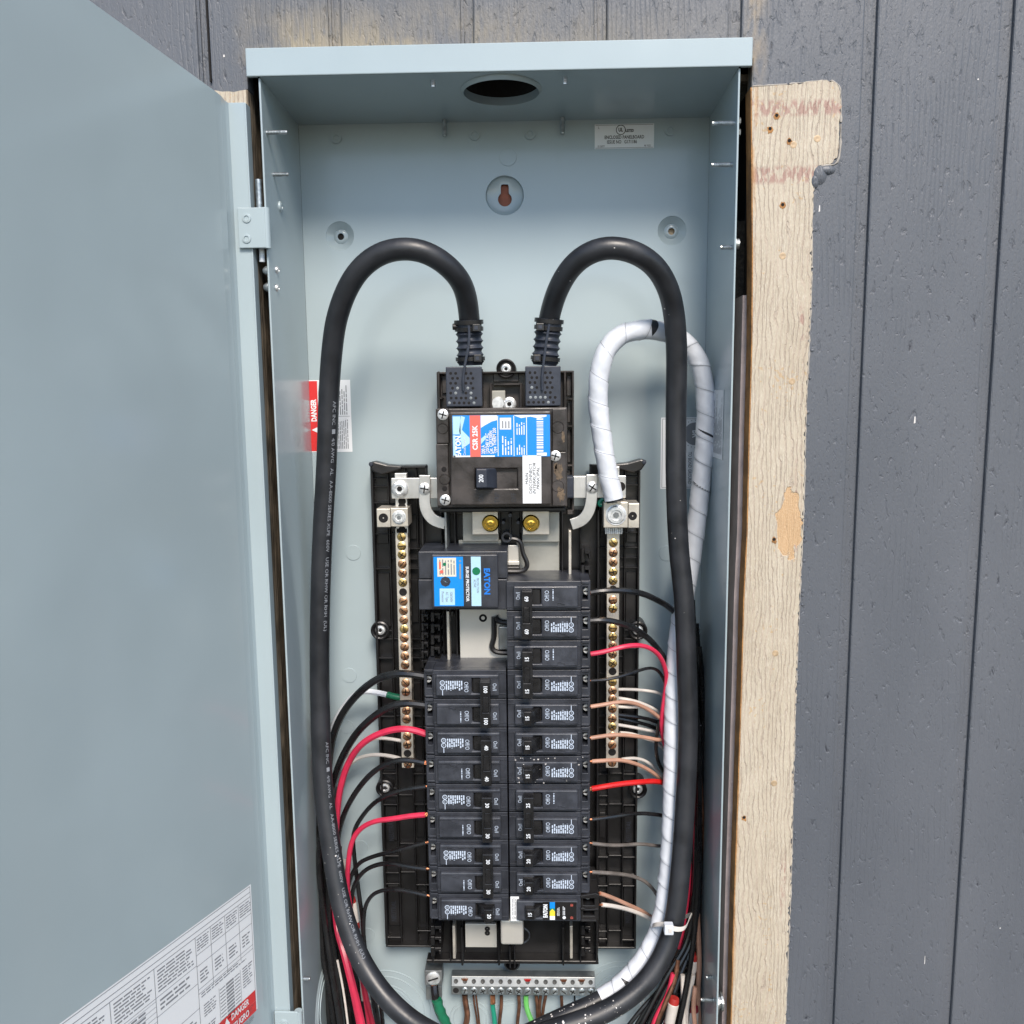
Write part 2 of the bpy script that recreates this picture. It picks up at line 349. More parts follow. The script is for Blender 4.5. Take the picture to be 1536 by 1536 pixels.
# text and flat print
TC = {}
def text2d(s, size, align='CENTER', spacing=1.0, bold=0, res=2, shear=0):
    k = (s, size, align, spacing, bold, res, shear)
    if k in TC: return TC[k]
    c = bpy.data.curves.new('t', 'FONT'); c.body = s; c.size = size; c.align_x = align; c.align_y = 'CENTER'
    c.space_character = spacing; c.offset = bold; c.resolution_u = res; c.shear = shear; c.space_line = .9
    o = bpy.data.objects.new('t', c); C.objects.link(o); bpy.context.view_layer.update()
    dg = bpy.context.evaluated_depsgraph_get(); me = o.evaluated_get(dg).to_mesh()
    v = [(p.co.x*.70, p.co.y*.94) for p in me.vertices]; f = [tuple(q.vertices) for q in me.polygons]
    o.evaluated_get(dg).to_mesh_clear(); bpy.data.objects.remove(o); bpy.data.curves.remove(c)
    TC[k] = (v, f); return TC[k]
class Flat:
    """a flat surface: origin, right vector, up vector, outward normal; collects flat print per material"""
    def __init__(s, o, ex, ey): s.o = Vector(o); s.ex = Vector(ex).normalized(); s.ey = Vector(ey).normalized(); s.n = s.ex.cross(s.ey); s.m = {}
    def pt(s, x, y, l): return s.o+s.ex*x+s.ey*y+s.n*l
    def quads(s, key, vs, fs, l):
        s.m.setdefault(key, MB()).add([s.pt(x, y, l) for x, y in vs], fs); return s
    def rect(s, key, x0, y0, x1, y1, l): return s.quads(key, [(x0,y0),(x1,y0),(x1,y1),(x0,y1)], [(0,1,2,3)], l)
    def text(s, key, t, x, y, size, l, ang=0, wx=1, **k):
        v, f = text2d(t, size, **k); v = [(a*wx, b) for a, b in v]; c, q = math.cos(ang), math.sin(ang)
        return s.quads(key, [(x+a*c-b*q, y+a*q+b*c) for a, b in v], f, l)
    def disc(s, key, x, y, r, l, n=20, r1=0):
        if r1: 
            v = [(x+r*math.cos(6.2832*i/n), y+r*math.sin(6.2832*i/n)) for i in range(n)]+[(x+r1*math.cos(6.2832*i/n), y+r1*math.sin(6.2832*i/n)) for i in range(n)]
            return s.quads(key, v, [(i, (i+1) % n, n+(i+1) % n, n+i) for i in range(n)], l)
        return s.quads(key, [(x+r*math.cos(6.2832*i/n), y+r*math.sin(6.2832*i/n)) for i in range(n)], [tuple(range(n))], l)
    def fine(s, key, x0, y0, x1, y1, rows, l, seed=1, ang=0, fill=.42, ragged=.3, wl=2.2):
        """rows of tiny broken word marks; ang 0 rows run along x, 1 rows run along y"""
        r = random.Random(seed); vs = []; fs = []
        L, H = (x1-x0, y1-y0) if not ang else (y1-y0, x1-x0)
        for i in range(rows):
            b = (i+.5)*H/rows; t = H/rows*fill/2; end = L*(1-r.random()*ragged); a = 0
            while a < end:
                ww = min(H/rows*wl*(.5+r.random()*1.4), end-a)
                if ww <= 0: break
                q = [(a, b-t), (a+ww, b-t), (a+ww, b+t), (a, b+t)]
                if ang: q = [(x0+bb, y0+aa) for aa, bb in q]
                else: q = [(x0+aa, y1-bb) for aa, bb in q]
                k = len(vs); vs += q; fs.append((k, k+1, k+2, k+3)); a += ww+H/rows*.45
        return s.quads(key, vs, fs, l)
    def out(s, parent, names):
        """names: key -> (object name, material)"""
        r = {}
        for k, mb in s.m.items():
            nm, mt = names[k][:2]; par = parent
            if len(names[k]) > 2 and names[k][2] in r: par = r[names[k][2]]
            r[k] = build(mb, nm, mt, par)
        return r

def spline(pts, step=.004):
    """Catmull-Rom through pts, resampled evenly"""
    p = [Vector(a) for a in pts]; p = [p[0]*2-p[1]]+p+[p[-1]*2-p[-2]]; o = []
    for i in range(1, len(p)-2):
        a, b, c, d = p[i-1:i+3]
        n = max(2, int((c-b).length/step*2))
        for k in range(n):
            t = k/n; t2 = t*t; t3 = t2*t
            o.append(.5*((2*b)+(c-a)*t+(2*a-5*b+4*c-d)*t2+(3*b-a-3*c+d)*t3))
    o.append(p[-2])
    q = [o[0]]; acc = 0
    for i in range(1, len(o)):
        acc += (o[i]-o[i-1]).length
        if acc >= step: q.append(o[i]); acc = 0
    if (q[-1]-o[-1]).length > 1e-5: q.append(o[-1])
    return q
def smooth_path(q, it=4):
    q = list(q)
    for _ in range(it): q = [q[0]]+[(q[i-1]+q[i]*2+q[i+1])/4 for i in range(1, len(q)-1)]+[q[-1]]
    return q
class Path:
    def __init__(s, pts, step=.004, ref=(0, -1, 0), it=4):
        s.q = smooth_path(spline(pts, step), it); s.s = [0]
        for i in range(1, len(s.q)): s.s.append(s.s[-1]+(s.q[i]-s.q[i-1]).length)
        s.L = s.s[-1]; s.fr = []
        for i in range(len(s.q)):
            t = (s.q[min(i+1, len(s.q)-1)]-s.q[max(i-1, 0)]).normalized()
            n = Vector(ref)-t*t.dot(Vector(ref))
            n = n.normalized() if n.length > 1e-4 else t.orthogonal().normalized()
            s.fr.append((t, n, t.cross(n)))
    def at(s, d):
        d = max(0, min(s.L, d)); i = 0
        lo, hi = 0, len(s.s)-1
        while hi-lo > 1:
            mi = (lo+hi)//2
            if s.s[mi] <= d: lo = mi
            else: hi = mi
        k = (d-s.s[lo])/max(1e-9, s.s[hi]-s.s[lo])
        f = [(s.fr[lo][j].lerp(s.fr[hi][j], k)).normalized() for j in range(3)]
        return s.q[lo].lerp(s.q[hi], k), f
    def surf(s, d, phi, r):
        """phi 0 faces the viewer side"""
        p, (t, n, b) = s.at(d); return p+(n*math.cos(phi)+b*math.sin(phi))*r
    def tube(s, r, n=10, d0=0, d1=None, rf=None, cap=True, step=None):
        d1 = s.L if d1 is None else d1; mb = MB(); v = []; f = []
        ds = [x for x in s.s if d0 < x < d1]; ds = [d0]+ds+[d1]
        if step: k = max(2, int((d1-d0)/step)); ds = [d0+(d1-d0)*i/k for i in range(k+1)]
        for d in ds:
            for i in range(n):
                ph = 2*math.pi*i/n; v.append(s.surf(d, ph, r if rf is None else r*rf(d, ph)))
        for k in range(len(ds)-1):
            f += [(k*n+i, k*n+(i+1) % n, (k+1)*n+(i+1) % n, (k+1)*n+i) for i in range(n)]
        if cap: f += [tuple(range(n)), tuple(range(len(v)-n, len(v)))]
        return mb.add(v, f)
    def wrap(s, mb, vs, fs, d0, phi0, r, flip=1, rev=1):
        """wrap flat (x,y) print: x along the path, y around it"""
        return mb.add([s.surf(d0+rev*x, phi0+flip*y/r, r) for x, y in vs], fs)

def screw(name, c, r, m_, parent, kind='slot', h=.0012, ax=(0, -1, 0), ang=.6):
    """round head with washer rim and a drive recess"""
    mb = MB(); c = Vector(c); ax = Vector(ax).normalized()
    mb.lathe(c, ax, [(r, 0), (r, h*.7), (r*.86, h), (r*.55, h*1.12), (r*.5, h*.75), (.0, h*.75)] if kind == 'hex' else [(r, 0), (r, h*.55), (r*.8, h*.95), (r*.4, h*1.15), (0, h*1.2)], 18)
    o = build(mb, name, m_, parent, smooth=True)
    t = ax.orthogonal().normalized(); b = ax.cross(t); mb = MB()
    n = {'slot': 1, 'cross': 2, 'hex': 0}[kind]
    for k in range(n):
        a = ang+k*math.pi/2; d = t*math.cos(a)+b*math.sin(a); e = ax.cross(d)
        c2 = c+ax*(h*1.24); L = r*.72; W_ = r*.11
        mb.add([c2-d*L-e*W_, c2+d*L-e*W_, c2+d*L+e*W_, c2-d*L+e*W_, c2-d*L-e*W_-ax*h*.8, c2+d*L-e*W_-ax*h*.8, c2+d*L+e*W_-ax*h*.8, c2-d*L+e*W_-ax*h*.8],
               [(0,1,2,3), (4,7,6,5), (0,4,5,1), (1,5,6,2), (2,6,7,3), (3,7,4,0)])
    if kind == 'hex': mb.cyl(c+ax*h*.76, ax, r*.34, h*.1, 6)
    build(mb, 'drive_slot', HOLE, o)
    return o

def PXp(u, v, X):
    d = fw + CR*((u-768)/FPX) - CU*((v-768)/FPX); return CP + d*((X-CP.x)/d.x)
def PZp(u, v, Z):
    d = fw + CR*((u-768)/FPX) - CU*((v-768)/FPX); return CP + d*((Z-CP.z)/d.z)
def FL(u0, v0, u1, v1, Y):
    a, b, c, d = P(u0, v0, Y), P(u1, v1, Y), P(u0, v1, Y), P(u1, v0, Y)
    x0, x1 = (a.x+c.x)/2, (b.x+d.x)/2; z0, z1 = (b.z+c.z)/2, (a.z+d.z)/2
    return Flat((x0, Y, z0), (1, 0, 0), (0, 0, 1)), x1-x0, z1-z0
def struct(o): o['kind'] = 'structure'; return o

# ---------------------------------------------------------------- ground and siding wall
g = MB(); g.add([(-60, -60, -1.75), (60, -60, -1.75), (60, .02, -1.75), (-60, .02, -1.75)], [(0, 1, 2, 3)])
struct(build(g, 'ground', GRND))  # unseen ground sheet, added for the light it bounces up
YS = .004; GP = .1016; GX = -.2214; GW = .0095; XL, XR = -.1935, .1925; ZT = .010
def px(u, v, Y): p = P(u, v, Y); return (p.x, p.z)
CUTR = [px(*q, YS-.0012) for q in ((1126, 131), (1127, 250), (1128, 380), (1127, 520), (1123, 660), (1120, 800), (1115, 900), (1111, 1050), (1106, 1200), (1101, 1350), (1096, 1536))]; CUTR.append((CUTR[-1][0], -1.2))
wall = thing('siding_wall', (0, YS, -1.7), 'dark slate grey grooved wood siding wall around the panel opening', 'wall')
def rough_box(mb, x0, x1, z0, z1, y0, y1):
    mb.box(x0, x1, y0, y1, z0, z1)
ZB, ZH = -1.75, 1.1
for k in range(-6, 13):
    a = GX+k*GP; b = a+GP-GW
    segs = []
    if k == 0:
        mb = MB(); mb.prism([(a, ZB), (XL-.0013, ZB), (XL-.0013, -.004), (XL, -.004), (XL, ZT), (b, ZT), (b, ZH), (a, ZH)], YS, YS+.015); build(mb, 'siding_board', SID, wall, bevel=.0014)
        segs = []
    elif k in (1, 2, 3): segs = [(a, b, ZT, ZH)]
    elif k == 4:
        mb = MB(); mb.prism([(a, ZT), (CUTR[0][0]+.001, ZT)]+[(x+.001, z) for x, z in CUTR]+[(CUTR[-1][0]+.001, ZB), (b, ZB), (b, ZH), (a, ZH)], YS, YS+.015); build(mb, 'siding_board', SID, wall, bevel=.0014)
        segs = []
    else: segs = [(a, b, ZB, ZH)]
    for (x0, x1, z0, z1) in segs:
        mb = MB(); mb.box(x0, x1, YS, YS+.015, z0, z1)
        build(mb, 'siding_board', SID, wall, bevel=.0014, seg=2)
    # the groove floor, 5 mm back
    mb = MB(); zb = ZB if (b < XL-.01 or b > XR) else ZT
    mb.box(b, b+GW, YS+.0036, YS+.0149, zb, ZH); mb.box(b+.0001, b+.0022, YS+.0016, YS+.0037, zb, ZH)
    build(mb, 'siding_groove', SID, wall)
# black panel joint inside the leftmost groove
mb = MB(); mb.box(GX-.0022, GX-.0008, YS+.0012, YS+.0048, .003, ZH); build(mb, 'panel_joint', HOLE, wall)

def ragged(poly, n, amp, seed, keep=()):
    r = random.Random(seed); o = []
    for i in range(len(poly)):
        a = Vector((*poly[i], 0)); b = Vector((*poly[(i+1) % len(poly)], 0)); L = (b-a).length
        k = max(1, int(L/n)); nrm = Vector((-(b-a).y, (b-a).x, 0)).normalized()
        for j in range(k):
            q = a.lerp(b, j/k)
            if i not in keep and j: q = q+nrm*(r.random()-.5)*amp*(1+1.2*(r.random() < .12))
            o.append((q.x, q.y))
    return o
def px(u, v, Y): p = P(u, v, Y); return (p.x, p.z)
# bare strip of old siding on the right where the casing used to be: one proud, ragged film
YT = YS-.0012
rp = [(x+.0008, z) for x, z in reversed(CUTR)] + [px(*q, YT) for q in ((1180, 127), (1236, 121), (1250, 122), (1258, 130), (1261, 150), (1258, 200), (1256, 236), (1245, 246), (1226, 249), (1222, 262), (1218, 330), (1217, 420), (1213, 520), (1208, 640), (1205, 760), (1200, 880), (1193, 1050), (1189, 1200), (1186, 1330), (1181, 1440), (1178, 1536))]
rp += [(rp[-1][0]-.003, -1.2)]
rag = ragged(rp, .0022, .0016, 3, keep=(0, len(rp)-1, len(rp)-2)+tuple(range(12)))
mb = MB(); mb.prism(rag, YT, YS+.0001)
strip = build(mb, 'bare_siding_strip', TAN, wall)
bm = bmesh.new(); bm.from_mesh(strip.data); bmesh.ops.triangulate(bm, faces=[f for f in bm.faces if len(f.verts) > 4]); bm.to_mesh(strip.data); bm.free()
strip['label'] = 'pale bare primed strip with wavy grain beside the panel'
# left bit of the same strip, mostly behind the door
lp = [(-.31, -.0035), (-.2235, -.0045), (-.2135, -.0055), (XL-.0013, -.0045), (XL-.0013, -1.2), (-.31, -1.2)]
mb = MB(); mb.prism(ragged(lp, .004, .0012, 5, keep=(3, 4, 5)), YT, YS+.0001)
mb2 = build(mb, 'bare_siding_strip', TAN, wall)
bm = bmesh.new(); bm.from_mesh(mb2.data); bmesh.ops.triangulate(bm, faces=[f for f in bm.faces if len(f.verts) > 4]); bm.to_mesh(mb2.data); bm.free()
mb = MB(); mb.box(XL-.0012, XL-.0001, YS-.0011, YS+.015, -1.2, -.0045); build(mb, 'siding_edge', STUD, wall)
# thick broken paint edge along the strip
cr = random.Random(11); edge = [px(*q, YT) for q in ((1128, 129), (1180, 126), (1236, 120), (1252, 122), (1260, 132), (1262, 160), (1259, 238), (1246, 247), (1227, 250), (1223, 262), (1219, 330), (1218, 420), (1214, 520), (1209, 640), (1206, 760), (1201, 880), (1194, 1050), (1190, 1200), (1187, 1330), (1182, 1440), (1178, 1540))]
E3 = Path([(x, YS-.0006, z) for x, z in edge], .003, it=1)
def seg_bead(d0, d1, r, name, m_, amp=.5, off=.0):
    s = cr.random()*50
    mb = E3.tube(r, 6, d0, d1, rf=lambda d, ph: (.75+amp*math.sin(d*900+s)*math.sin(d*370+s*2)+.25*math.sin(d*2100)))
    return mb
mb = MB(); d = 0
while d < E3.L-.01:
    L = .006+cr.random()*.045; e = min(E3.L, d+L)
    t = seg_bead(d, e, .0004+cr.random()*.0005, '', None); mb.add(t.v, t.f); d = e+cr.random()*.004
b_ = build(mb, 'paint_edge', CAULK, wall, smooth=True)
mb = MB(); d = .02                                        # grey paint crumbs torn up along the edge
for i in range(70):
    d = cr.random()*E3.L; p, fr = E3.at(d); q = p+Vector(((cr.random()-.2)*.004, 0, 0)); r = .0006+cr.random()*.0016
    mb.lathe((q.x, YS+.0002, q.z), (0, -1, 0), [(r, 0), (r*.7, .0007), (0, .001)], 6)
build(mb, 'paint_crumbs', SID, wall)['kind'] = 'stuff'
# caulk smear under the step of the strip
for u, v, ru, rv in ((1229, 262, .006, .008), (1222, 272, .0035, .006), (1240, 255, .007, .004)):
    p = P(u, v, YS); mb = MB(); mb.lathe((0, 0, 0), (0, -1, 0), [(1, 0), (.8, .0012), (.3, .002), (0, .0021)], 12)
    mb.v = [Vector((p.x+q.x*ru, YS+q.y, p.z+q.z*rv)) for q in mb.v]; build(mb, 'paint_smear', SID, wall, smooth=True)
def nailhead(u, v, r=.0028):
    p = P(u, v, YT); mb = MB(); mb.lathe((p.x, YT+.0002, p.z), (0, -1, 0), [(r, 0), (r*.94, .0003), (r*.7, .00045), (r*.3, .00025), (0, .00025)], 16)
    build(mb, 'nail_head', NAILM, wall, smooth=True)
for u, v in ((1226, 208), (1190, 217), (1174, 384), (1188, 572), (1163, 980), (1161, 1175)): nailhead(u, v)
for u, v in ((1165, 173), (1155, 193), (1184, 211), (1174, 307), (1161, 809), (1116, 1226)):
    p = P(u, v, YT); mb = MB(); mb.lathe((p.x, YT-.0001, p.z), (0, -1, 0), [(.0014, 0), (.0011, .0004), (0, .0003)], 10)
    h = build(mb, 'nail_hole', HOLE, wall)
    mb = MB(); n = 12
    mb.add([(p.x+(.0016+.0012*cr.random())*math.cos(i*6.283/n), YT-.0002, p.z-.0008+(.0018+.0020*cr.random())*math.sin(i*6.283/n)) for i in range(n)], [tuple(range(n))])
    build(mb, 'torn_fibre', CUT, h)
for u, v, a, b in ((1372, 630, .0007, .0028), (1229, 313, .0006, .0025), (336, 84, .0008, .0009), (1467, 119, .0006, .0006), (1387, 1440, .0003, .004), (1500, 1392, .0006, .0006)):
    p = P(u, v, YS); mb = MB(); mb.add([(p.x-a, YS-.0002, p.z-b), (p.x+a, YS-.0002, p.z-b*.8), (p.x+a*.7, YS-.0002, p.z+b), (p.x-a*.5, YS-.0002, p.z+b)], [(0, 1, 2, 3)])
    build(mb, 'paint_chip', DIRTW, wall)
# framing round the opening, and the dark cavity behind
mb = MB(); mb.box(-.240, -.1960, YS+.0152, .125, -1.2, ZT); build(mb, 'stud', STUD, wall)
mb = MB()
for (xa, za), (xb, zb_) in zip(CUTR, CUTR[1:]): mb.add([(xa, YS-.0012, za), (xb, YS-.0012, zb_), (xb, YS+.0151, zb_), (xa, YS+.0151, za), (xa+.0009, YS-.0012, za), (xb+.0009, YS-.0012, zb_), (xb+.0009, YS+.0151, zb_), (xa+.0009, YS+.0151, za)], [(0, 1, 2, 3), (0, 4, 5, 1), (3, 2, 6, 7)])
o = build(mb, 'siding_edge', CUT, wall); o['label'] = 'orange brown saw cut edge of the siding'
mb = MB(); mb.box(.1925, .240, .046, .125, -1.2, -.10); o = build(mb, 'stud', WRAP, wall); o['label'] = 'dark mesh paper over the right stud'
zq = px(1118, 445, .03)[1]; mb = MB(); cc = [(x, z) for x, z in CUTR if z < zq]; cc = [(cc[0][0], zq)]+cc
mb.prism([(x-.0038, z) for x, z in cc]+[(.24, -1.2), (.24, zq)], YS+.0155, .0455); build(mb, 'sheathing_edge', PINK, wall)
mb = MB(); mb.box(.2010, .240, YS+.0152, .0455, zq+.0005, ZT); build(mb, 'sheathing_edge', CAVITY, wall)
mb = MB(); mb.box(-.24, .24, .1252, .13, -1.2, ZT+.2); build(mb, 'cavity_back', CAVITY, wall)
mb = MB(); mb.box(-.24, -.2395, YS+.016, .125, ZT, ZT+.2); mb.box(.2395, .24, YS+.016, .125, ZT, ZT+.2); mb.box(-.24, .24, YS+.016, .13, ZT+.2, ZT+.205)
build(mb, 'cavity_sides', CAVITY, wall)
mb = MB(); mb.box(.1865, .2005, YS+.0152, .10, ZT-.01, ZT-.005); build(mb, 'blocking', STUD, wall)
mb = MB(); mb.box(-.04, .16, .1165, .1245, -.20, -.03); build(mb, 'sheathing', WOODIN, wall)

# ---------------------------------------------------------------- the enclosure
HX = .184; D = .108; T = .0016; ZE = -.93
enc = thing('electrical_enclosure', (0, D, ZE), 'open grey steel electrical panel enclosure set into the siding', 'electrical panel')
mb = MB(); mb.box(-HX, -HX+T, 0, D, ZE, .0031); build(mb, 'side_wall', PAINT, enc, bevel=.0006)
mb = MB(); mb.box(HX-T, HX, 0, D, ZE, .0031); build(mb, 'side_wall', PAINT, enc, bevel=.0006)
mb = MB(); mb.box(-HX, HX, 0, D, ZE-T, ZE); build(mb, 'bottom_wall', PAINT, enc)
# top wall with the round conduit opening
hc = PZp(752, 139, 0); hr = .0305
mb = MB(); t = MB(); t.ringplate(-HX+T, HX-T, -.0017, D, 0, hc.x, hc.y, hr, 40, .002)
mb.add([(p.x, p.z, .0031*(1-p.z/D)+p.y) for p in t.v], t.f); build(mb, 'top_wall', PAINT, enc)
mb = MB(); mb.lathe((hc.x, hc.y, 0), (0, 0, 1), [(hr-.0002, -.0004), (hr+.002, .002), (hr+.002, .006), (hr-.0006, .006), (hr-.0002, -.0004)], 40)
build(mb, 'hub_ring', PAINT, enc, smooth=True)
mb = MB(); mb.lathe((hc.x, hc.y, 0), (0, 0, 1), [(hr-.001, .006), (hr-.001, .15), (0, .151)], 32); build(mb, 'conduit_hub', CAVITY, enc)
mb = MB(); t = .0025
mb.plate(-.192, .192, .0030, .0235, -.0035, -.0018, [])
build(mb, 'hood', PAINT, enc, bevel=.0007)
mb = MB(); mb.box(-.1915, .1915, -.0019, YS+.0005, .0215, .0232); mb.box(-.1915, -HX, -.0019, .0001, .0031, .0045); mb.box(HX, .1915, -.0019, .0001, .0031, .0045); build(mb, 'hood_lip', PAINT, enc)
# back panel with its pressed mounting dishes
dishes = [(757, 293, .0172, .0135, 'key'), (510, 354, .0128, .0048, 'hole'), (1008, 346, .0128, .0048, 'hole2')]
hol = []
for u, v, ro, ri, kd in dishes:
    p = P(u, v, D); hol.append((p.x-ro-.001, p.x+ro+.001, p.z-ro-.001, p.z+ro+.001))
mb = MB(); mb.plate(-HX+T, HX-T, ZE, .0, D, D+T, hol); back = build(mb, 'back_panel', PAINT, enc)
for (u, v, ro, ri, kd), h in zip(dishes, hol):
    p = P(u, v, D); n = 48; mb = MB(); mb.ringplate(h[0], h[1], h[2], h[3], D, p.x, p.z, ro, n)
    dep = .0045
    rings = [(ro, 0), (ro*.985, .0006), (ri+.003, dep*.8), (ri+.0018, dep)]
    if kd != 'key': rings += [(ri, dep-.0012), (ri-.0012, dep-.0012)]
    k0 = len(mb.v)
    V = []
    for r, y in rings: V += [(p.x+r*math.cos(2*math.pi*i/n), D+y, p.z+r*math.sin(2*math.pi*i/n)) for i in range(n)]
    def kr(a):
        c, s = math.cos(a), math.sin(a); r = .0062 if kd == 'key' else .0030
        if kd == 'key':
            cz = -.0025
            # lower round plus upper slot
            b_ = cz*s; disc = b_*b_-(cz*cz-r*r); r1 = b_+math.sqrt(max(disc, 0))
            if s > 0:
                hw = .0036; top = .0105; r2 = min(hw/max(abs(c), 1e-6), top/s); r1 = max(r1, r2) if abs(c)*r1 < .0062 else r1
            return r1
        return r
    y = rings[-1][1]; hd = [0]*n
    V += [(p.x+kr(2*math.pi*i/n)*math.cos(2*math.pi*i/n), D+y, p.z+kr(2*math.pi*i/n)*math.sin(2*math.pi*i/n)) for i in range(n)]
    V += [(q[0], D+y+.0016, q[2]) for q in V[-n:]]
    F = []
    for k in range(len(V)//n-1): F += [(k*n+i, k*n+(i+1) % n, (k+1)*n+(i+1) % n, (k+1)*n+i) for i in range(n)]
    mb.add(V, F); build(mb, 'mounting_dish', PAINT, enc, smooth=True)
    if kd == 'hole': m2 = MB(); m2.lathe((p.x, D+y+.0018, p.z), (0, -1, 0), [(.005, 0), (0, .0002)], 16); build(m2, 'hole_shadow', CAVITY, enc)
    if kd == 'hole2': m2 = MB(); m2.lathe((p.x, D+y+.004, p.z), (0, -1, 0), [(.006, 0), (0, .0002)], 16); build(m2, 'wood_behind', NAILM, enc)
def dimple(u, v, r, h=.0007, name='dimple', m_=PAINT):
    p = P(u, v, D); mb = MB(); mb.lathe((p.x, D+.0001, p.z), (0, -1, 0), [(r, 0), (r*.95, h), (r*.6, h), (r*.5, h*.4), (0, h*.4)] if name == 'rivet' else [(r, 0), (r*.965, h), (0, h)], 28)
    build(mb, name, m_, enc, smooth=True)
for u, v in ((505, 208), (712, 203), (795, 202), (1005, 196)): dimple(u, v, .0048, .0022, 'rivet')
for u, v, r in ((530, 829, .0074), (524, 1013, .0074), (520, 1090, .007), (541, 1271, .0075), (551, 1402, .0075), (762, 236, .0078), (1000, 830, .0074)): dimple(u, v, r)
def knock(u, v, radii):
    for k, r in enumerate(radii):
        p = P(u, v, D); mb = MB(); h = .0004*(k+1); ri = r-.0011
        mb.lathe((p.x, D, p.z), (0, -1, 0), [(r, h-.0005), (r-.0004, h+.0003), (ri, h+.0003), (ri-.0002, h-.0001), (0, h-.0001)], 56); build(mb, 'knockout', PAINT, enc, smooth=True)
knock(578, 1518, (.0470, .0405, .0315, .0285)); knock(705, 1528, (.0210, .0175)); knock(770, 1528, (.0210, .0175)); knock(932, 1500, (.0430, .038, .030))
mb = MB()
c = PXp(487, 1500, -HX+T); 
for r, h in ((.036, .0008), (.030, .0014), (.024, .0020)):
    mb = MB(); mb.lathe((-HX+T-.0002, c.y, c.z), (1, 0, 0), [(r, 0), (r*.97, h), (0, h)], 40); build(mb, 'knockout', PAINT, enc, smooth=True)
# studs, bolts and screws of the enclosure
def bolt(name, c, ax, r, L, m_=BOLT, thread=True):
    mb = MB(); c = Vector(c); n = int(L/.0012); pr = [(r, 0)]
    if thread:
        for k in range(n): pr += [(r, k*.0012), (r*.82, k*.0012+.0006)]
        pr += [(r*.8, L), (0, L)]
    else: pr += [(r, L-.0004), (r*.85, L), (0, L)]
    mb.lathe(c, ax, pr, 14); return build(mb, name, m_, enc, smooth=not thread)
for u, v, L in ((404, 199, .0165), (414, 262, .0125)):
    c = PXp(u-4, v, -HX+T); bolt('bolt', c, (1, 0, 0), .0018, L)
for u, v, L in ((1104, 182, .0175), (1099, 247, .0165), (1103, 367, .009)):
    c = PXp(u, v, HX-T-.0001); c.y = max(.008, min(.03, c.y)); bolt('bolt', c, (-1, 0, 0), .0019, L)
for u, v in ((1110, 182), (1119, 199)):
    p = P(u, v, .012); mb = MB(); mb.cyl((HX, .012, p.z), (1, 0, 0), .0028, .0035, 6); build(mb, 'bolt_end', BOLT, enc)
p = P(1111, 366, .012); mb = MB(); mb.lathe((HX, .012, p.z), (1, 0, 0), [(.0078, 0), (.0078, .001), (.0042, .0012), (.0042, .0045), (0, .0048)], 16); build(mb, 'washer_bolt', BOLT, enc)
p = P(1082, 1502, .012)
mb = MB(); mb.lathe((HX, .012, p.z), (1, 0, 0), [(.0105, 0), (.0105, .0012), (.006, .0014), (.006, .004), (.008, .0042), (.008, .006), (0, .0062)], 16); build(mb, 'washer_bolt', BOLT, enc)
bolt('bolt', (HX-T, .014, p.z), (-1, 0, 0), .0018, .011); bolt('bolt', (HX-T, .022, p.z+.016), (-1, 0, 0), .002, .005)
p = PXp(455, 1468, -HX+T); bolt('bolt', p, (1, 0, 0), .0018, .006); 
for u, v in ((415, 405), (415, 432), (420, 310)):
    c = PXp(u, v, -HX+T); mb = MB(); r = .0030 if v > 400 else .0045
    mb.lathe(c, (1, 0, 0), [(r, 0), (r*.9, .0012), (r*.45, .0018), (r*.4, .001), (0, .001)], 16); build(mb, 'rivet', ZINC if v > 400 else PAINT, enc, smooth=True)
for u, v in ((666, 183), (844, 181)):
    c = PZp(u, v-5, 0); c.y = .101; bolt('stud_bolt', c, (0, 0, -1), .0021, .0135)
for u, v in ((648, 118), (848, 112)):
    c = PZp(u, v-2, 0); c.y = .004; bolt('stud_bolt', c, (0, 0, -1), .0022, .005)
# door: panel swings toward the viewer, return flange faces front
d3 = -(fw + CR*((1169-768)/FPX) - CU*((747-768)/FPX))          # the sagging door's edge direction
dv = Vector((d3.x, d3.y, 0)); DK = d3.z/dv.length; dv.normalize(); HG = Vector((-.2062, -.0030, 0)); dn = Vector((-dv.y, dv.x, 0))
ZD0, ZD1 = -.0165, -.915
def door_pt(a, z, off=0): return HG+dv*a+dn*off+Vector((0, 0, z+DK*a))
door = MB(); prof = [(0, 0), (.006, .0002), (.014, .0022), (.022, .0026), (.36, .0026), (.372, .0026)]
V = []; n = len(prof)
for z in (ZD0, ZD1):
    for off in (0, -.0016):
        for a, h in prof: V.append(door_pt(a, z, h+off))
F = []
for i in range(n-1):
    F += [(i, i+1, 2*n+i+1, 2*n+i), (n+i+1, n+i, 3*n+i, 3*n+i+1), (i+1, i, n+i, n+i+1), (2*n+i, 2*n+i+1, 3*n+i+1, 3*n+i)]
F += [(0, 2*n, 3*n, n), (n-1, 2*n-1, 4*n-1, 3*n-1)]
door.add(V, F); dr = build(door, 'door', PAINT, enc)
mb = MB(); mb.box(-.2070, -.1935, -.0046, -.0030, ZD1, ZD0+.0005); mb.box(-.1945, -.1930, -.0050, .006, ZD1, ZD0+.0002); build(mb, 'door_flange', PAINT, dr, bevel=.0005)
mb = MB(); mb.box(-.2066, -.1945, -.0031, .008, ZD0-.0018, ZD0-.0004); build(mb, 'flange_cap', PAINT, dr)
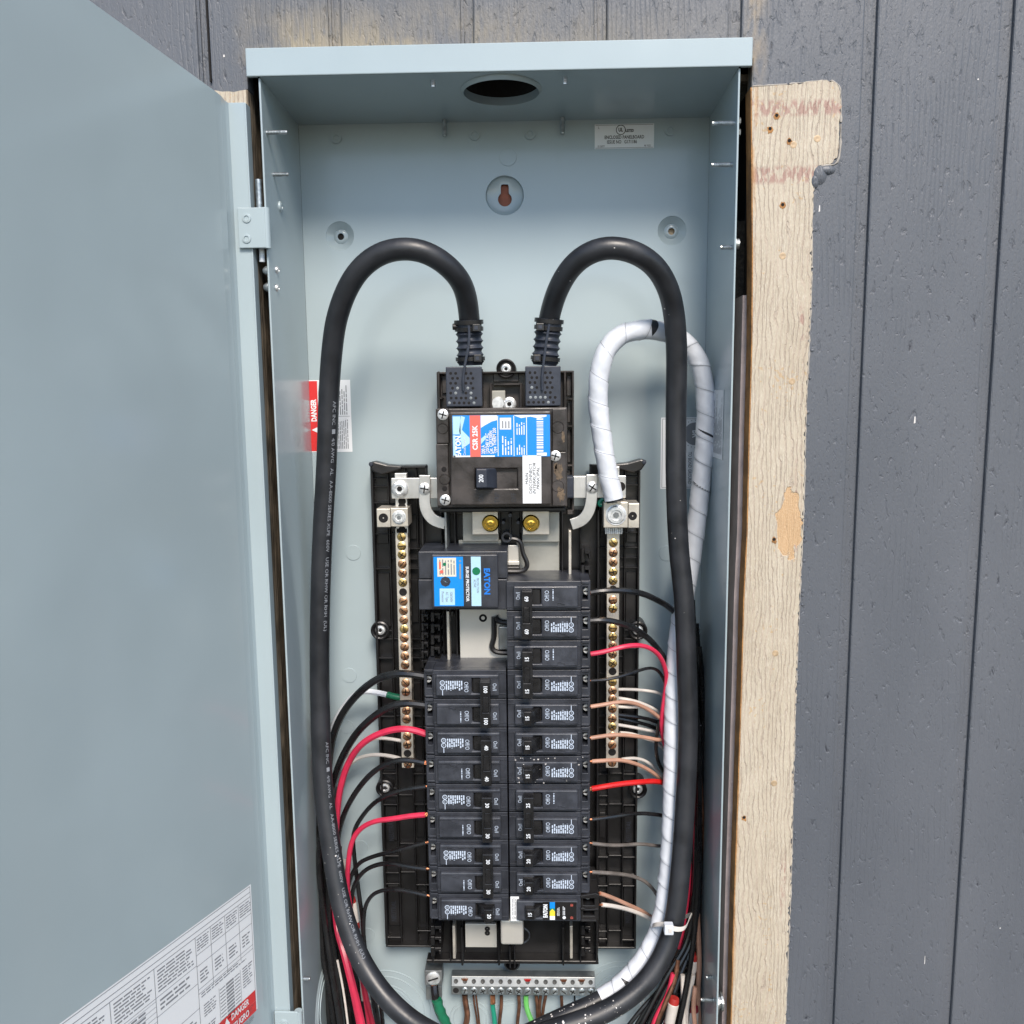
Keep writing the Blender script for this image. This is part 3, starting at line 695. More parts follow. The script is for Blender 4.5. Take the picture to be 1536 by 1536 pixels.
for (u0, v0, u1, v1) in ((357, 311, 398, 372), (413, 1518, 448, 1580)):
    mb = MB(); mb.pbox(u0, v0, u1, v1, -.0078, -.0060)
    h = build(mb, 'hinge', PAINT, enc, bevel=.0006)
    mb = MB(); q = P(u1, (v0+v1)/2, -.006); z0 = P(u1, v0, -.006).z; z1 = P(u1, v1, -.006).z
    mb.cyl((q.x, -.004, z1), (0, 0, 1), .0034, z0-z1, 14); build(mb, 'hinge_knuckle', PAINT, h, smooth=True)
    for f in (.27, .77):
        p = P(u0+13, v0+(v1-v0)*f, -.0078); mb = MB(); mb.lathe(p, (0, -1, 0), [(.0036, -.0001), (.0034, .0008), (.0020, .0010), (.0016, .0003), (0, .0003)], 18); build(mb, 'hinge_rivet', PAINT, h, smooth=True)
mb = MB(); z0 = P(392, 268, 0).z; z1 = P(392, 312, 0).z; mb.cyl((-.1885, .003, z1), (0, 0, 1), .0026, z0-z1, 12); build(mb, 'hinge_pin', BOLT, enc, smooth=True); mb = MB()
z0 = P(395, 372, 0).z; z1 = P(397, 392, 0).z; mb.cyl((-.1885, .003, z1), (0, 0, 1), .0022, z0-z1, 12); build(mb, 'hinge_pin', WHT, enc, smooth=True)
for v in (405, 430):
    z = P(400, v, 0).z; mb = MB(); mb.lathe((-HX, .004, z), (-1, 0, 0), [(.004, 0), (.0036, .002), (.0022, .0042), (0, .0044)], 12); build(mb, 'bolt_end', BOLT, enc, smooth=True)

# wiring diagram on the door
def door_hit(u, v):
    d = fw + CR*((u-768)/FPX) - CU*((v-768)/FPX); t = (HG+dn*.0027-CP).dot(dn)/d.dot(dn); p = CP+d*t; a = (p-HG).dot(dv); return (a, p.z-DK*a)
a0, z0 = door_hit(376, 1326); a1, z1 = door_hit(391, 1508)
fl = Flat(door_pt(a0, z0-.30, .0027), -(dv+Vector((0, 0, DK))), (0, 0, 1))          # x=0 at right edge, negative to the left
Wd, Hd = .30, .30; br = z1-(z0-.30)                             # bottom of the label
fl.rect('base', -Wd, br, 0, Hd, .0001)
def ln(x0, y0, x1, y1, t=.0005, k='ink'):
    if abs(x1-x0) > abs(y1-y0): fl.rect(k, x0, y0-t/2, x1, y0+t/2, .0003)
    else: fl.rect(k, x0-t/2, y0, x0+t/2, y1, .0003)
ey = lambda f: Hd-(Hd-br)*f
ln(-Wd+.002, ey(.012), -.002, ey(.012)); ln(-.002, br+.002, -.002, ey(.012)); ln(-Wd+.002, br+.002, -.002, br+.002)
for f in (.055, .09): ln(-Wd, ey(f), -.002, ey(f))
cols = [0, .019, .037, .055, .073, .118, .160, .200, .240, .285]
for i, c_ in enumerate(cols[1:]):
    ln(-c_, ey(1.0 if i > 3 else .52) if i != 3 else ey(.98), -c_, ey(.09))
for i in range(4):
    fl.fine('grey', -cols[i+1]+.0015, ey(.20), -cols[i]-.0015, ey(.105), 5, .0003, seed=i, ragged=.2)
    fl.fine('grey', -cols[i+1]+.003, ey(.44), -cols[i]-.003, ey(.34), 4, .0003, seed=i+9, ragged=.4)
for f in (.22, .30, .47, .50): ln(-.073, ey(f), -.002, ey(f), .0004)
for j, (xa, xb) in enumerate(((-.118, -.073), (-.160, -.118), (-.200, -.160), (-.240, -.200), (-.285, -.240))):
    fl.fine('grey', xa+.003, ey(.27), xb-.003, ey(.11), 7, .0003, seed=20+j, ragged=.25)
    ln(xa, ey(.29), xb, ey(.29), .0004)
    if j in (0, 3): 
        for f in (.42, .60, .78): ln(xa, ey(f), xb, ey(f), .0004)
        fl.fine('grey', xa+.004, ey(.40), xb-.004, ey(.31), 3, .0003, seed=40+j); fl.fine('grey', xa+.004, ey(.72), xb-.004, ey(.64), 3, .0003, seed=44+j)
    else:
        for i in range(14): ln(xa, ey(.31+i*.034), xb, ey(.31+i*.034), .0003)
        fl.fine('grey', xa+.006, ey(.75), xb-.010, ey(.31), 14, .0003, seed=50+j, ragged=.15)
    fl.fine('grey', xa+.004, ey(.92), xb-.004, ey(.84), 3, .0003, seed=60+j)
fl.fine('grey', -.070, ey(.545), -.004, ey(.505), 2, .0003, seed=70)
for i in range(11):                                             # the bus diagram
    y = ey(.60+i*.026); fl.rect('ink', -.040, y-.0009, -.030, y+.0009, .0003); fl.rect('grey', -.048, y-.0004, -.041, y+.0004, .0003); fl.rect('grey', -.029, y-.0004, -.022, y+.0004, .0003)
ln(-.049, ey(.88), -.049, ey(.58), .0004); ln(-.021, ey(.88), -.021, ey(.58), .0004)
fl.fine('grey', -.068, ey(.70), -.052, ey(.60), 5, .0003, seed=71); fl.fine('grey', -.018, ey(.75), -.004, ey(.58), 8, .0003, seed=72); fl.fine('grey', -.068, ey(.80), -.054, ey(.76), 2, .0003, seed=73)
yd = ey(.845)
for k, wd in ((0, 'DANGER'), (1, 'PELIGRO')):
    y = ey(.835+k*.085); fl.rect('red', -.052, y-.0095, -.002, y, .0003); fl.text('white', wd, -.024, y-.0048, .0085, .0005, bold=.0002)
    fl.quads('white', [(-.046, y-.008), (-.038, y-.008), (-.042, y-.0012)], [(0, 1, 2)], .0005)
    fl.fine('grey', -.050, y-.0155, -.004, y-.0105, 3, .0003, seed=80+k, ragged=.1)
ln(-.052, br+.002, -.052, ey(.83), .0004)
fl.quads('ink', [(-.064, br+.004), (-.060, br+.016), (-.057, br+.024), (-.0555, br+.015), (-.054, br+.004)], [(0, 1, 2, 3, 4)], .0004)
def emit(fl, parent, spec):
    """spec: ordered list key, name, material; the first is the part, the rest are its sub-parts or siblings when parent is already a part"""
    base = None
    for k, nm, mt in spec:
        if k not in fl.m: continue
        if base is None: base = build(fl.m[k], nm, mt, parent)
        else: build(fl.m[k], nm, mt, base if parent.type == 'EMPTY' else parent)
    return base
emit(fl, enc, [('base', 'wiring_diagram_label', WLAB), ('ink', 'printing', GINK), ('grey', 'printing', GINK), ('red', 'danger_band', RLAB), ('white', 'printing', WLAB)])

# listing label on the back panel
fl, W_, H_ = FL(892, 186, 981, 223, D-.0001)
fl.rect('base', 0, 0, W_, H_, .0001); 
for a in ((.0006, .0006, W_-.0006, .0009), (.0006, H_-.0009, W_-.0006, H_-.0006)): fl.rect('ink', *a, .0002)
fl.text('ink', 'ENCLOSED PANELBOARD', W_*.5, H_*.46, .0043, .0003, bold=.00008); fl.text('ink', 'ISSUE NO   G171186', W_*.46, H_*.27, .0043, .0003, bold=.00008)
fl.disc('ink', W_*.44, H_*.76, .0043, .0003, 24, .0037); fl.text('ink', 'UL', W_*.437, H_*.76, .0046, .0003, bold=.0002); fl.text('ink', 'LISTED', W_*.59, H_*.72, .0034, .0003, bold=.00015)
fl.text('ink', 'L', W_*.07, H_*.86, .0032, .0003); fl.text('ink', 'E-32877', W_*.11, H_*.1, .0026, .0003); fl.text('ink', '98-9322', W_*.89, H_*.1, .0026, .0003)
emit(fl, enc, [('base', 'listing_label', WLAB), ('ink', 'printing', INK)])
# danger label, left
fl, W_, H_ = FL(464, 570, 527, 678, D-.0001)
fl.rect('base', 0, 0, W_, H_, .0001); fl.rect('red', 0.0008, .0008, .0085, H_-.0008, .0002)
fl.text('white', 'DANGER', .0047, H_*.58, .0072, .0004, ang=math.pi/2, bold=.0003); fl.quads('white', [(.0075, H_*.27), (.0075, H_*.35), (.0018, H_*.31)], [(0, 1, 2)], .0004)
fl.fine('ink', .011, .004, W_*.45, H_-.006, 3, .0003, seed=3, ang=1); fl.fine('ink', W_*.62, .003, W_-.003, H_*.48, 7, .0003, seed=4, ang=1, ragged=.15); fl.fine('ink', W_*.62, H_*.52, W_-.003, H_-.004, 6, .0003, seed=5, ang=1)
fl.rect('ink', W_*.6, H_*.495, W_-.0012, H_*.5, .0003); fl.rect('ink', .0092, .001, .0095, H_-.001, .0003)
emit(fl, enc, [('base', 'danger_label', WLAB), ('ink', 'printing', GINK), ('red', 'danger_band', RLAB), ('white', 'printing', WLAB)])
# round BR label, right
fl, W_, H_ = FL(991, 626, 1060, 733, D-.0001)
fl.rect('base', 0, 0, W_, H_, .0001)
for q in ((.0012, .0012, W_-.0012, .0016), (.0012, H_-.0016, W_-.0012, H_-.0012), (.0012, .0012, .0016, H_-.0012)): fl.rect('ink', *q, .0002)
cx, cy = W_*.74, H_*.77; fl.disc('ink', cx, cy, .0105, .0003, 28)
for i in range(24): a = i*6.283/24; fl.rect('ink', cx+.0125*math.cos(a)-.0004, cy+.0125*math.sin(a)-.0004, cx+.0125*math.cos(a)+.0004, cy+.0125*math.sin(a)+.0004, .0003)
fl.text('white', 'BR', cx, cy, .0085, .0005, ang=-math.pi/2, bold=.0002)
fl.text('ink', 'WHEN REQUIRED', cx+.001, H_*.31, .0046, .0003, ang=-math.pi/2, bold=.0001); fl.text('ink', 'TO BOND GROUND', cx-.0045, H_*.29, .0046, .0003, ang=-math.pi/2, bold=.0001)
fl.fine('ink', .006, .004, W_*.45, H_-.004, 5, .0003, seed=7, ang=1)
emit(fl, enc, [('base', 'bonding_label', WLAB), ('ink', 'printing', GINK), ('white', 'printing', WLAB)])
# label on the right side wall
c0 = PXp(1071, 585, HX-T); c1 = PXp(1084, 690, HX-T)
fl = Flat((HX-T-.0002, c0.y, c1.z), (0, -1, 0), (0, 0, 1)); fl.rect('base', 0, 0, c0.y-c1.y, c0.z-c1.z, .0001); fl.fine('ink', .004, .004, (c0.y-c1.y)*.9, (c0.z-c1.z)*.95, 10, .0003, seed=8, ang=1, fill=.3, ragged=.5)
emit(fl, enc, [('base', 'wall_label', WLAB), ('ink', 'printing', GINK)])

# ---------------------------------------------------------------- black moulded base behind everything
cha = thing('load_centre_base', (0, D-.002, -.80), 'black moulded plastic base and bus bars behind the breakers', 'load centre')
YB = .088
def wing(u0, u1, mirror, lab):
    mb = MB(); mb.pbox(u0, 698, u1, 1417, YB+.004, D-.006)
    a = P(u0, 1000, YB).x; b = P(u1, 1000, YB).x
    zt = P(700, 698, YB).z; zb = P(700, 1417, YB).z
    for x in (a+.0009, b-.0009): mb.box(x-.0009, x+.0009, YB-.005, YB+.0045, zb, zt)
    mb.box(a, b, YB-.005, YB+.0045, zt-.0018, zt); mb.box(a, b, YB-.005, YB+.0045, zb, zb+.0018)
    f = (lambda t: a+(b-a)*t) if not mirror else (lambda t: b-(b-a)*t)
    for t in (.29, .60, .80): mb.box(f(t)-.0007, f(t)+.0007, YB-.002, YB+.0045, zb, zt)
    r = random.Random(4+mirror)
    for v in (716, 729, 741, 753, 800, 822, 838, 852, 945, 958, 972, 986, 1010, 1074, 1090, 1160, 1181, 1193, 1206, 1266, 1283, 1309, 1326, 1395, 1406):
        z = P(700, v, YB).z; q = r.random()
        if q < .8: mb.box(f(.0), f(.29), YB-.001-.002*r.random(), YB+.0043, z-.0007, z+.0007)
        if q > .25: mb.box(f(.6), f(.98), YB-.001-.002*r.random(), YB+.0043, z-.0007, z+.0007)
        if r.random() < .4: mb.box(f(.31), f(.58), YB, YB+.0043, z-.0007, z+.0007)
    for v0, v1 in ((762, 815), (860, 940), (1015, 1070), (1095, 1155), (1210, 1262), (1330, 1390)):
        z0 = P(700, v1, YB).z; z1 = P(700, v0, YB).z
        mb.box(f(.05), f(.26), YB+.0012, YB+.0042, z0, z1); mb.box(f(.65), f(.78), YB+.0005, YB+.0042, z0+.004, z1-.006); mb.box(f(.83), f(.97), YB+.0015, YB+.0042, z0, z1)
    build(mb, 'wing', BLK, cha, bevel=.0004, seg=1)
    for v, s in ((785, 'NEUTRAL'), (1247, 'NEUTRAL'), (1368, 'NEUTRAL')):
        p = P(700, v, YB); fl = Flat((f(.155), YB+.0011, p.z), (1, 0, 0), (0, 0, 1)); fl.text('t', s, 0, 0, .0072, .0003, ang=math.pi/2, bold=.00005)
        emit(fl, cha, [('t', 'moulded_lettering', BRK)])
wing(567, 648, False, 'left'); wing(884, 957, True, 'right')
# the two horns on the wing corners
for sgn in (-1, 1):
    X0 = P(569 if sgn < 0 else 955, 705, YB).x; Z0 = P(760, 700, YB).z
    poly = [(X0-sgn*.0035, Z0-.0055), (X0+sgn*.003, Z0-.003), (X0+sgn*.0075, Z0+.0035), (X0+sgn*.0068, Z0+.0058), (X0+sgn*.002, Z0+.0065), (X0-sgn*.009, Z0+.0035), (X0-sgn*.022, Z0+.0022), (X0-sgn*.022, Z0-.001)]
    mb = MB(); mb.prism(poly, YB-.012, YB+.002); build(mb, 'corner_horn', BLK, cha, bevel=.0016)
    mb = MB(); mb.lathe((X0+sgn*.0052, YB-.0121, Z0+.0042), (0, -1, 0), [(.0021, 0), (.0017, .0011), (0, .0013)], 12); build(mb, 'horn_tip', NAVY, cha, smooth=True)
# upper middle base
YM = .070
mb = MB(); mb.pbox(657, 557, 861, 772, YM+.004, D-.01)
for u0, v0, u1, v1 in ((657, 557, 660, 640), (657, 557, 861, 560), (700, 557, 703, 612), (735, 575, 738, 612), (780, 575, 783, 612), (846, 557, 849, 612), (858, 557, 861, 772), (851, 597, 861, 600), (851, 638, 861, 641), (851, 697, 861, 700), (851, 765, 861, 772), (740, 575, 780, 578), (657, 596, 664, 599)): mb.pbox(u0, v0, u1, v1, YM-.006, YM+.0045)
for u0, v0, u1, v1 in ((663, 563, 698, 590), (740, 560, 778, 573), (851, 603, 856, 634), (851, 644, 856, 694), (851, 704, 856, 762), (850, 563, 857, 594)): mb.pbox(u0, v0, u1, v1, YM+.001, YM+.0045)
build(mb, 'upper_base', BRN, cha, bevel=.0005, seg=1)
mb = MB(); mb.pbox(736, 586, 758, 611, YM-.003, YM+.0005); build(mb, 'bus_tab', STEEL, cha, bevel=.0004)
mb = MB(); p = P(747, 605, YM-.003); mb.lathe(p, (0, -1, 0), [(.0058, 0), (.0058, .0007), (.0052, .0012), (0, .0013)], 18); build(mb, 'rivet', ZINC, cha, smooth=True)
screw('rivet_screw', P(764, 606, YM-.001), .0062, ZINC, cha, 'hex', .002)
# centre floor and rails
YC = .074
mb = MB(); mb.pbox(640, 765, 898, 1445, YC+.004, D-.004)
for u0, u1 in ((640, 643), (668, 670), (687, 690), (843, 846), (870, 872), (895, 898)):
    for v0, v1 in ((765, 1445),): mb.pbox(u0, v0, u1, v1, YC-.010, YC+.0042)
mb.pbox(640, 1441, 898, 1446, YC-.008, YC+.0042); mb.pbox(748, 765, 751, 800, YC-.014, YC+.0042); mb.pbox(780, 765, 783, 800, YC-.014, YC+.0042)
for u in (693, 748, 845): mb.pbox(u-1.5, 1392, u+1.5, 1449, YC-.014, YC+.0042)
build(mb, 'bus_floor', BLK, cha, bevel=.0005, seg=1)
mb = MB()
def comb(u0, u1, v0, v1, n, side):
    mb = MB(); h = (v1-v0)/n
    for i in range(n):
        a = v0+h*i
        mb.pbox(u0, a+h*.08, u0+(u1-u0)*.38, a+h*.92, YC-.016, YC+.004); 
        mb.pbox(u0+(u1-u0)*.38, a+h*.12, u1, a+h*.38, YC-.020, YC+.004); mb.pbox(u1-(u1-u0)*.22, a+h*.38, u1, a+h*.7, YC-.020, YC+.004)
    o = build(mb, 'retaining_comb', BLK, cha, bevel=.0004, seg=1); o['kind'] = 'stuff'
comb(646, 660, 917, 1003, 5, 0); comb(872, 886, 822, 870, 2, 1); comb(646, 662, 1388, 1436, 3, 0); comb(872, 886, 1388, 1436, 3, 1); comb(632, 642, 920, 1003, 6, 0)
for u, v0, v1 in ((672.5, 917, 1002), (681, 1389, 1438), (857, 1389, 1438), (855, 796, 874)):
    mb = MB(); mb.pbox(u-2, v0, u+2, v1, YC-.022, YC-.010); build(mb, 'bus_edge_strip', BAR, cha, bevel=.0004)
for v0, v1 in ((917, 925), (990, 996)):
    mb = MB(); mb.pbox(676, v0, 680, v1, YC-.020, YC); build(mb, 'clip', BLK, cha, bevel=.0004)
mb = MB(); mb.pbox(667, 766, 670, 822, YC-.030, YC); build(mb, 'light_strip', GBAR, cha, bevel=.0004)
# bus plates
mb = MB(); mb.pbox(694, 768, 748, 812, YC-.012, YC-.006); mb.pbox(688, 810, 752, 836, YC-.008, YC-.002); build(mb, 'bus_plate', STEEL, cha, bevel=.0005)
mb = MB(); mb.pbox(704, 818, 778, 842, YC-.016, YC-.0125); mb.pbox(762, 842, 779, 848, YC-.018, YC-.0125); build(mb, 'bus_step', SATIN, cha, bevel=.0006)
mb = MB(); mb.pbox(783, 768, 839, 813, YC-.012, YC-.006); build(mb, 'bus_plate', STEEL, cha, bevel=.0005)
mb = MB(); mb.pbox(775, 812, 839, 878, YC-.006, YC+.001); build(mb, 'bus_plate', STEEL, cha, bevel=.0005)
for u0, u1 in ((708, 747), (784, 824)):
    mb = MB(); mb.pbox(u0, 758, u1, 802, YC-.020, YC-.0125); build(mb, 'lug_plate', BAR, cha, bevel=.0006)
for u in (736, 796.5):
    p = P(u, 784.5, YC-.0201); mb = MB(); mb.lathe(p, (0, -1, 0), [(.0076, 0), (.0076, .0015), (.0064, .0030), (.0050, .0030), (.0046, .0018), (.0034, .0018), (.0030, .0032), (.0016, .0034), (.0013, .0022), (0, .0022)], 32)
    build(mb, 'brass_nut', GOLD, cha, smooth=True)
mb = MB(); mb.pbox(751, 765, 780, 816, YC-.004, YC+.004); mb.pbox(764, 770, 766.5, 800, YC-.022, YC); build(mb, 'divider', BLK, cha, bevel=.0004, seg=1)
for u, v, r in ((765, 773, .0016), (755, 784, .0014), (777, 784, .0014)):
    mb = MB(); mb.cyl(P(u, v, YC-.023), (0, 1, 0), r, .02, 10); build(mb, 'divider_pin', BRK, cha, smooth=True)
p = P(760, 806, YC-.022); mb = MB(); mb.lathe(p, (0, 1, 0), [(.0028, .012), (.0028, 0), (.0046, 0), (.0046, .014)], 20); build(mb, 'divider_ring', BRK, cha, smooth=True)
mb = MB(); pth = Path([P(*q, YC-.020) for q in ((764, 808), (776, 808), (781, 812), (783, 824), (785, 834), (791, 842), (791, 852), (784, 857), (770, 857), (760, 857))], .002); mb = pth.tube(.0021, 8); build(mb, 'insulator_lip', BLK, cha, smooth=True)
mb = MB(); mb.pbox(761, 850, 780, 858, YC-.02, YC); build(mb, 'insulator_foot', BLK, cha, bevel=.001)
# exposed stab plate under the surge protector
mb = MB(); mb.pbox(690, 914, 766, 1004, YC-.016, YC-.012); build(mb, 'stab_plate', SATIN, cha, bevel=.0004)
p = P(724.5, 927, YC-.0161); mb = MB(); mb.lathe(p, (0, -1, 0), [(.0036, 0), (.0036, .0004), (.0022, .0004), (.0016, -.0002), (0, -.0002)], 18); build(mb, 'plate_hole', HOLE, cha, smooth=True)
pth = Path([P(*q, YC-.019) for q in ((741, 925), (741, 940), (741, 960), (736, 968), (740, 977), (752, 979), (766, 979))], .002); mb = pth.tube(.0024, 8); build(mb, 'insulator_lip', BLK, cha, smooth=True)
pth = Path([P(*q, YC-.019) for q in ((743, 924), (746, 932), (754, 934), (766, 934))], .002); mb = pth.tube(.0024, 8); build(mb, 'insulator_lip', BLK, cha, smooth=True)
mb = MB(); mb.pbox(748, 940, 766, 975, YC-.021, YC-.0165); build(mb, 'stab', GBAR, cha, bevel=.001)
# bottom plate and stab
mb = MB(); mb.pbox(698, 1386, 745, 1421, YC-.016, YC-.012); build(mb, 'stab_plate', SATIN, cha, bevel=.0004)
for dv_ in (-3.2, 3.2):
    p = P(731, 1396.5+dv_, YC-.0161); mb = MB(); mb.lathe(p, (0, -1, 0), [(.0026, 0), (.0024, .0003), (.0012, .0003), (0, -.0002)], 14); build(mb, 'plate_hole', HOLE, cha, smooth=True)
mb = MB(); mb.pbox(751, 1380, 785, 1418, YC-.040, YC-.012); build(mb, 'stab', SATIN, cha, bevel=.0022, seg=3)
pth = Path([P(*q, YC-.012) for q in ((786, 1392), (793, 1396), (796, 1403), (792, 1411), (786, 1414))], .002); build(pth.tube(.0008, 6), 'wire_loop', BRK, cha, smooth=True)
# mounting ears
def ear(u, v, r, y=YB-.004):
    p = P(u, v, y); mb = MB(); mb.lathe((p.x, D-.004, p.z), (0, -1, 0), [(r, 0), (r, D-.004-y), (r*.86, D-.004-y+.0008), (r*.74, D-.004-y), (r*.66, D-.004-y-.004), (0, D-.004-y-.004)], 28)
    e = build(mb, 'mounting_ear', BLK, cha, smooth=True); screw('ear_screw', (p.x, y+.0038, p.z), r*.56, ZINC, e, 'hex', .003)
for u, v, r in ((570, 946, .0088), (957, 946, .0088), (577, 1183, .0086), (957, 1185, .0086)): ear(u, v, r)
ear(759, 553, .0085, YM-.004)
p = P(768, 1444, YB-.004); mb = MB(); mb.lathe((p.x, D-.004, p.z), (0, -1, 0), [(.0078, 0), (.0078, .022), (.0062, .0228), (.0054, .021), (.0048, .012), (0, .012)], 26); e = build(mb, 'mounting_ear', BLK, cha, smooth=True)
mb = MB(); mb.pbox(764, 1420, 766, 1452, YB-.026, YB); build(mb, 'ear_rib', BLK, cha, bevel=.0003); mb = MB(); mb.pbox(771, 1420, 773, 1452, YB-.026, YB); build(mb, 'ear_rib', BLK, cha, bevel=.0003)

# ---------------------------------------------------------------- neutral bars
def strap(pts, w, yf, yb, name, m_, par):
    q = smooth_path(spline([P(u, v, yf) for u, v in pts], .002), 3); L = []; Rr = []
    for i in range(len(q)):
        t = (q[min(i+1, len(q)-1)]-q[max(i-1, 0)]).normalized(); nn = Vector((-t.z, 0, t.x)); L.append(q[i]+nn*w/2); Rr.append(q[i]-nn*w/2)
    mb = MB(); poly = [(a.x, a.z) for a in L]+[(a.x, a.z) for a in reversed(Rr)]; n = len(L); 
    V = [(x, yf, z) for x, z in poly]+[(x, yb, z) for x, z in poly]; N = len(poly)
    F = [(i, i+1, N-2-i, N-1-i) for i in range(n-1)]+[(N+N-1-i, N+N-2-i, N+i+1, N+i) for i in range(n-1)]+[(i, N+i, N+(i+1) % N, (i+1) % N) for i in range(N)]
    mb.add(V, F); return build(mb, name, m_, par, bevel=.0004)
YN = .064
lv = [805, 819, 832, 846, 860, 874, 902, 916, 930, 943.5, 957, 970.5, 984, 997.5, 1024.5, 1038, 1066, 1079, 1104.5, 1117, 1146]
rv = [814, 829, 843.5, 857.5, 871, 900, 913, 942, 955, 968.5, 981, 995, 1023, 1036, 1048.5, 1063, 1078, 1090, 1104, 1117.5, 1144]
lh = [888, 1130, 752, 761, 717]; rh = [884, 1007, 1128]
def neutral(name, ub, vs, hs, lab, side):
    o = thing(name, P(ub, 1150, YN), lab, 'neutral bar', 'neutral bars')
    p0 = P(ub, 796 if side > 0 else 792, YN); p1 = P(ub, 1152, YN); X = (p0.x+p1.x)/2
    mb = MB(); mb.box(X-.0056, X+.0056, YN, YN+.011, p1.z, p0.z); build(mb, 'bar', BAR, o, bevel=.0005)
    for v in vs:
        p = P(ub, v, YN); screw('terminal_screw', (X, YN+.0003, p.z), .0040, rnd.choice([BRASS, COPS, BRASS, COPS, COPS]), o, rnd.choice(['slot', 'cross']), .0012, ang=rnd.random()*3)
    for v in hs:
        if v < 780: continue
        p = P(ub, v, YN); mb = MB(); mb.lathe((X, YN-.0002, p.z), (0, -1, 0), [(.0036, 0), (.0031, .0003), (0, -.0001)], 16); build(mb, 'empty_hole', HOLE, o, smooth=True)
    for v in list(vs)+list(hs):                                  # wire bores in the bar's side
        if v < 780: continue
        p = P(ub, v, YN)
        for s in (-1, 1): mb = MB(); mb.lathe((X+s*.00565, YN+.0062, p.z), (s, 0, 0), [(.0028, 0), (0, .0001)], 10); build(mb, 'wire_bore', HOLE, o)
    return o, X
nl, XLb = neutral('neutral_bar', 607, lv, lh, 'left neutral bar of brass screws between cable and breakers', -1)
nr, XRb = neutral('neutral_bar', 919, rv, rh, 'right neutral bar of brass screws below the white taped cable', 1)
# left upper fittings
mb = MB(); mb.pbox(593, 710, 611, 800, YN, YN+.008); build(mb, 'bar_extension', ALU, nl, bevel=.0005)
for v in (752, 760, 795): mb = MB(); mb.lathe(P(603, v, YN-.0002), (0, -1, 0), [(.0035, 0), (0, .0001)], 16); build(mb, 'empty_hole', HOLE, nl)
mb = MB(); mb.pbox(587, 717, 660, 748, YN-.006, YN-.002); build(mb, 'jumper_plate', ALU, nl, bevel=.0005)
screw('jumper_screw', P(600, 733, YN-.0061), .0073, ZINC, nl, 'hex', .003)
strap([(637, 713), (637, 735), (637, 757), (641, 770), (651, 781), (668, 786)], .0098, YN-.0095, YN-.0062, 'bonding_strap', ALU, nl)
screw('strap_screw', P(637, 733, YN-.0096), .0052, ZINC, nl, 'cross', .0018)
mb = MB(); mb.pbox(565, 763, 585.5, 791, YN-.012, YN+.012); lb = build(mb, 'lug_block', BAR, nl, bevel=.0006)
mb = MB(); mb.lathe(P(575, 777, YN-.0121), (0, -1, 0), [(.0042, 0), (.0036, .0004), (0, -.0002)], 20); build(mb, 'lug_hole', HOLE, nl, smooth=True)
mb = MB(); mb.pbox(586, 762, 612, 790, YN-.012, YN+.012); build(mb, 'lug_block', BAR, nl, bevel=.0006)
def bigscrew(p, r, par):
    mb = MB(); mb.lathe(p, (0, -1, 0), [(r, -.001), (r, .0002), (r*.93, .0004), (r*.88, .0002), (r*.80, .0006), (r*.78, .0018), (r*.52, .0019), (r*.48, .0004), (0, .0004)], 30); s = build(mb, 'lug_screw', ZINC, par, smooth=True)
    mb = MB(); mb.cyl(Vector(p)+Vector((0, -.0006, 0)), (0, -1, 0), r*.30, .0006, 6); build(mb, 'hex_socket', GBAR, s)
bigscrew(P(598.5, 776, YN-.0121), .0062, nl)
# right upper fittings
mb = MB(); mb.pbox(913, 700, 929, 800, YN+.001, YN+.008); build(mb, 'bar_extension', ALU, nr, bevel=.0005)
mb = MB(); mb.pbox(860, 714, 939, 747, YN-.006, YN-.002); build(mb, 'jumper_plate', ALU, nr, bevel=.0005)
mb = MB(); mb.lathe(P(931, 730, YN-.0062), (0, -1, 0), [(.0042, 0), (0, .0001)], 16); build(mb, 'empty_hole', HOLE, nr)
mb = MB(); mb.pbox(847, 714, 861, 748, YN-.010, YN+.004); build(mb, 'insulating_block', NAVY, nr, bevel=.0018, seg=3)
strap([(888, 712), (888, 735), (887, 752), (883, 768), (873, 781), (857, 787)], .0098, YN-.0095, YN-.0062, 'bonding_strap', ALU, nr)
screw('strap_screw', P(888.5, 731, YN-.0096), .0052, ZINC, nr, 'cross', .0018, ang=.2)
mb = MB(); mb.pbox(905.5, 753, 942, 792, YN-.014, YN+.012); build(mb, 'lug_block', BAR, nr, bevel=.0008)
mb = MB(); mb.pbox(942.5, 755, 959, 792, YN-.013, YN+.012); build(mb, 'lug_block', BAR, nr, bevel=.0006)
mb = MB(); mb.lathe(P(949, 774, YN-.0131), (0, -1, 0), [(.0038, 0), (.0032, .0004), (0, -.0002)], 20); build(mb, 'lug_hole', HOLE, nr, smooth=True)
bigscrew(P(924, 772.5, YN-.0141), .0092, nr)
mb = MB()
for i in range(9): mb.cyl(P(909+i*2.9, 792, YN-.006), (0, 0, -1), .00085, .0052, 6)
mb.pbox(908, 792, 934, 799.5, YN-.0056, YN+.006); build(mb, 'ribbed_nut', ZINC, nr)
# green wire scrap pinched at the lug
pth = Path([P(*q, YN-.004) for q in ((905, 748), (900, 752), (898, 758), (903, 757))], .001); build(pth.tube(.0020, 8), 'green_tape_scrap', WGRN, nr, smooth=True)

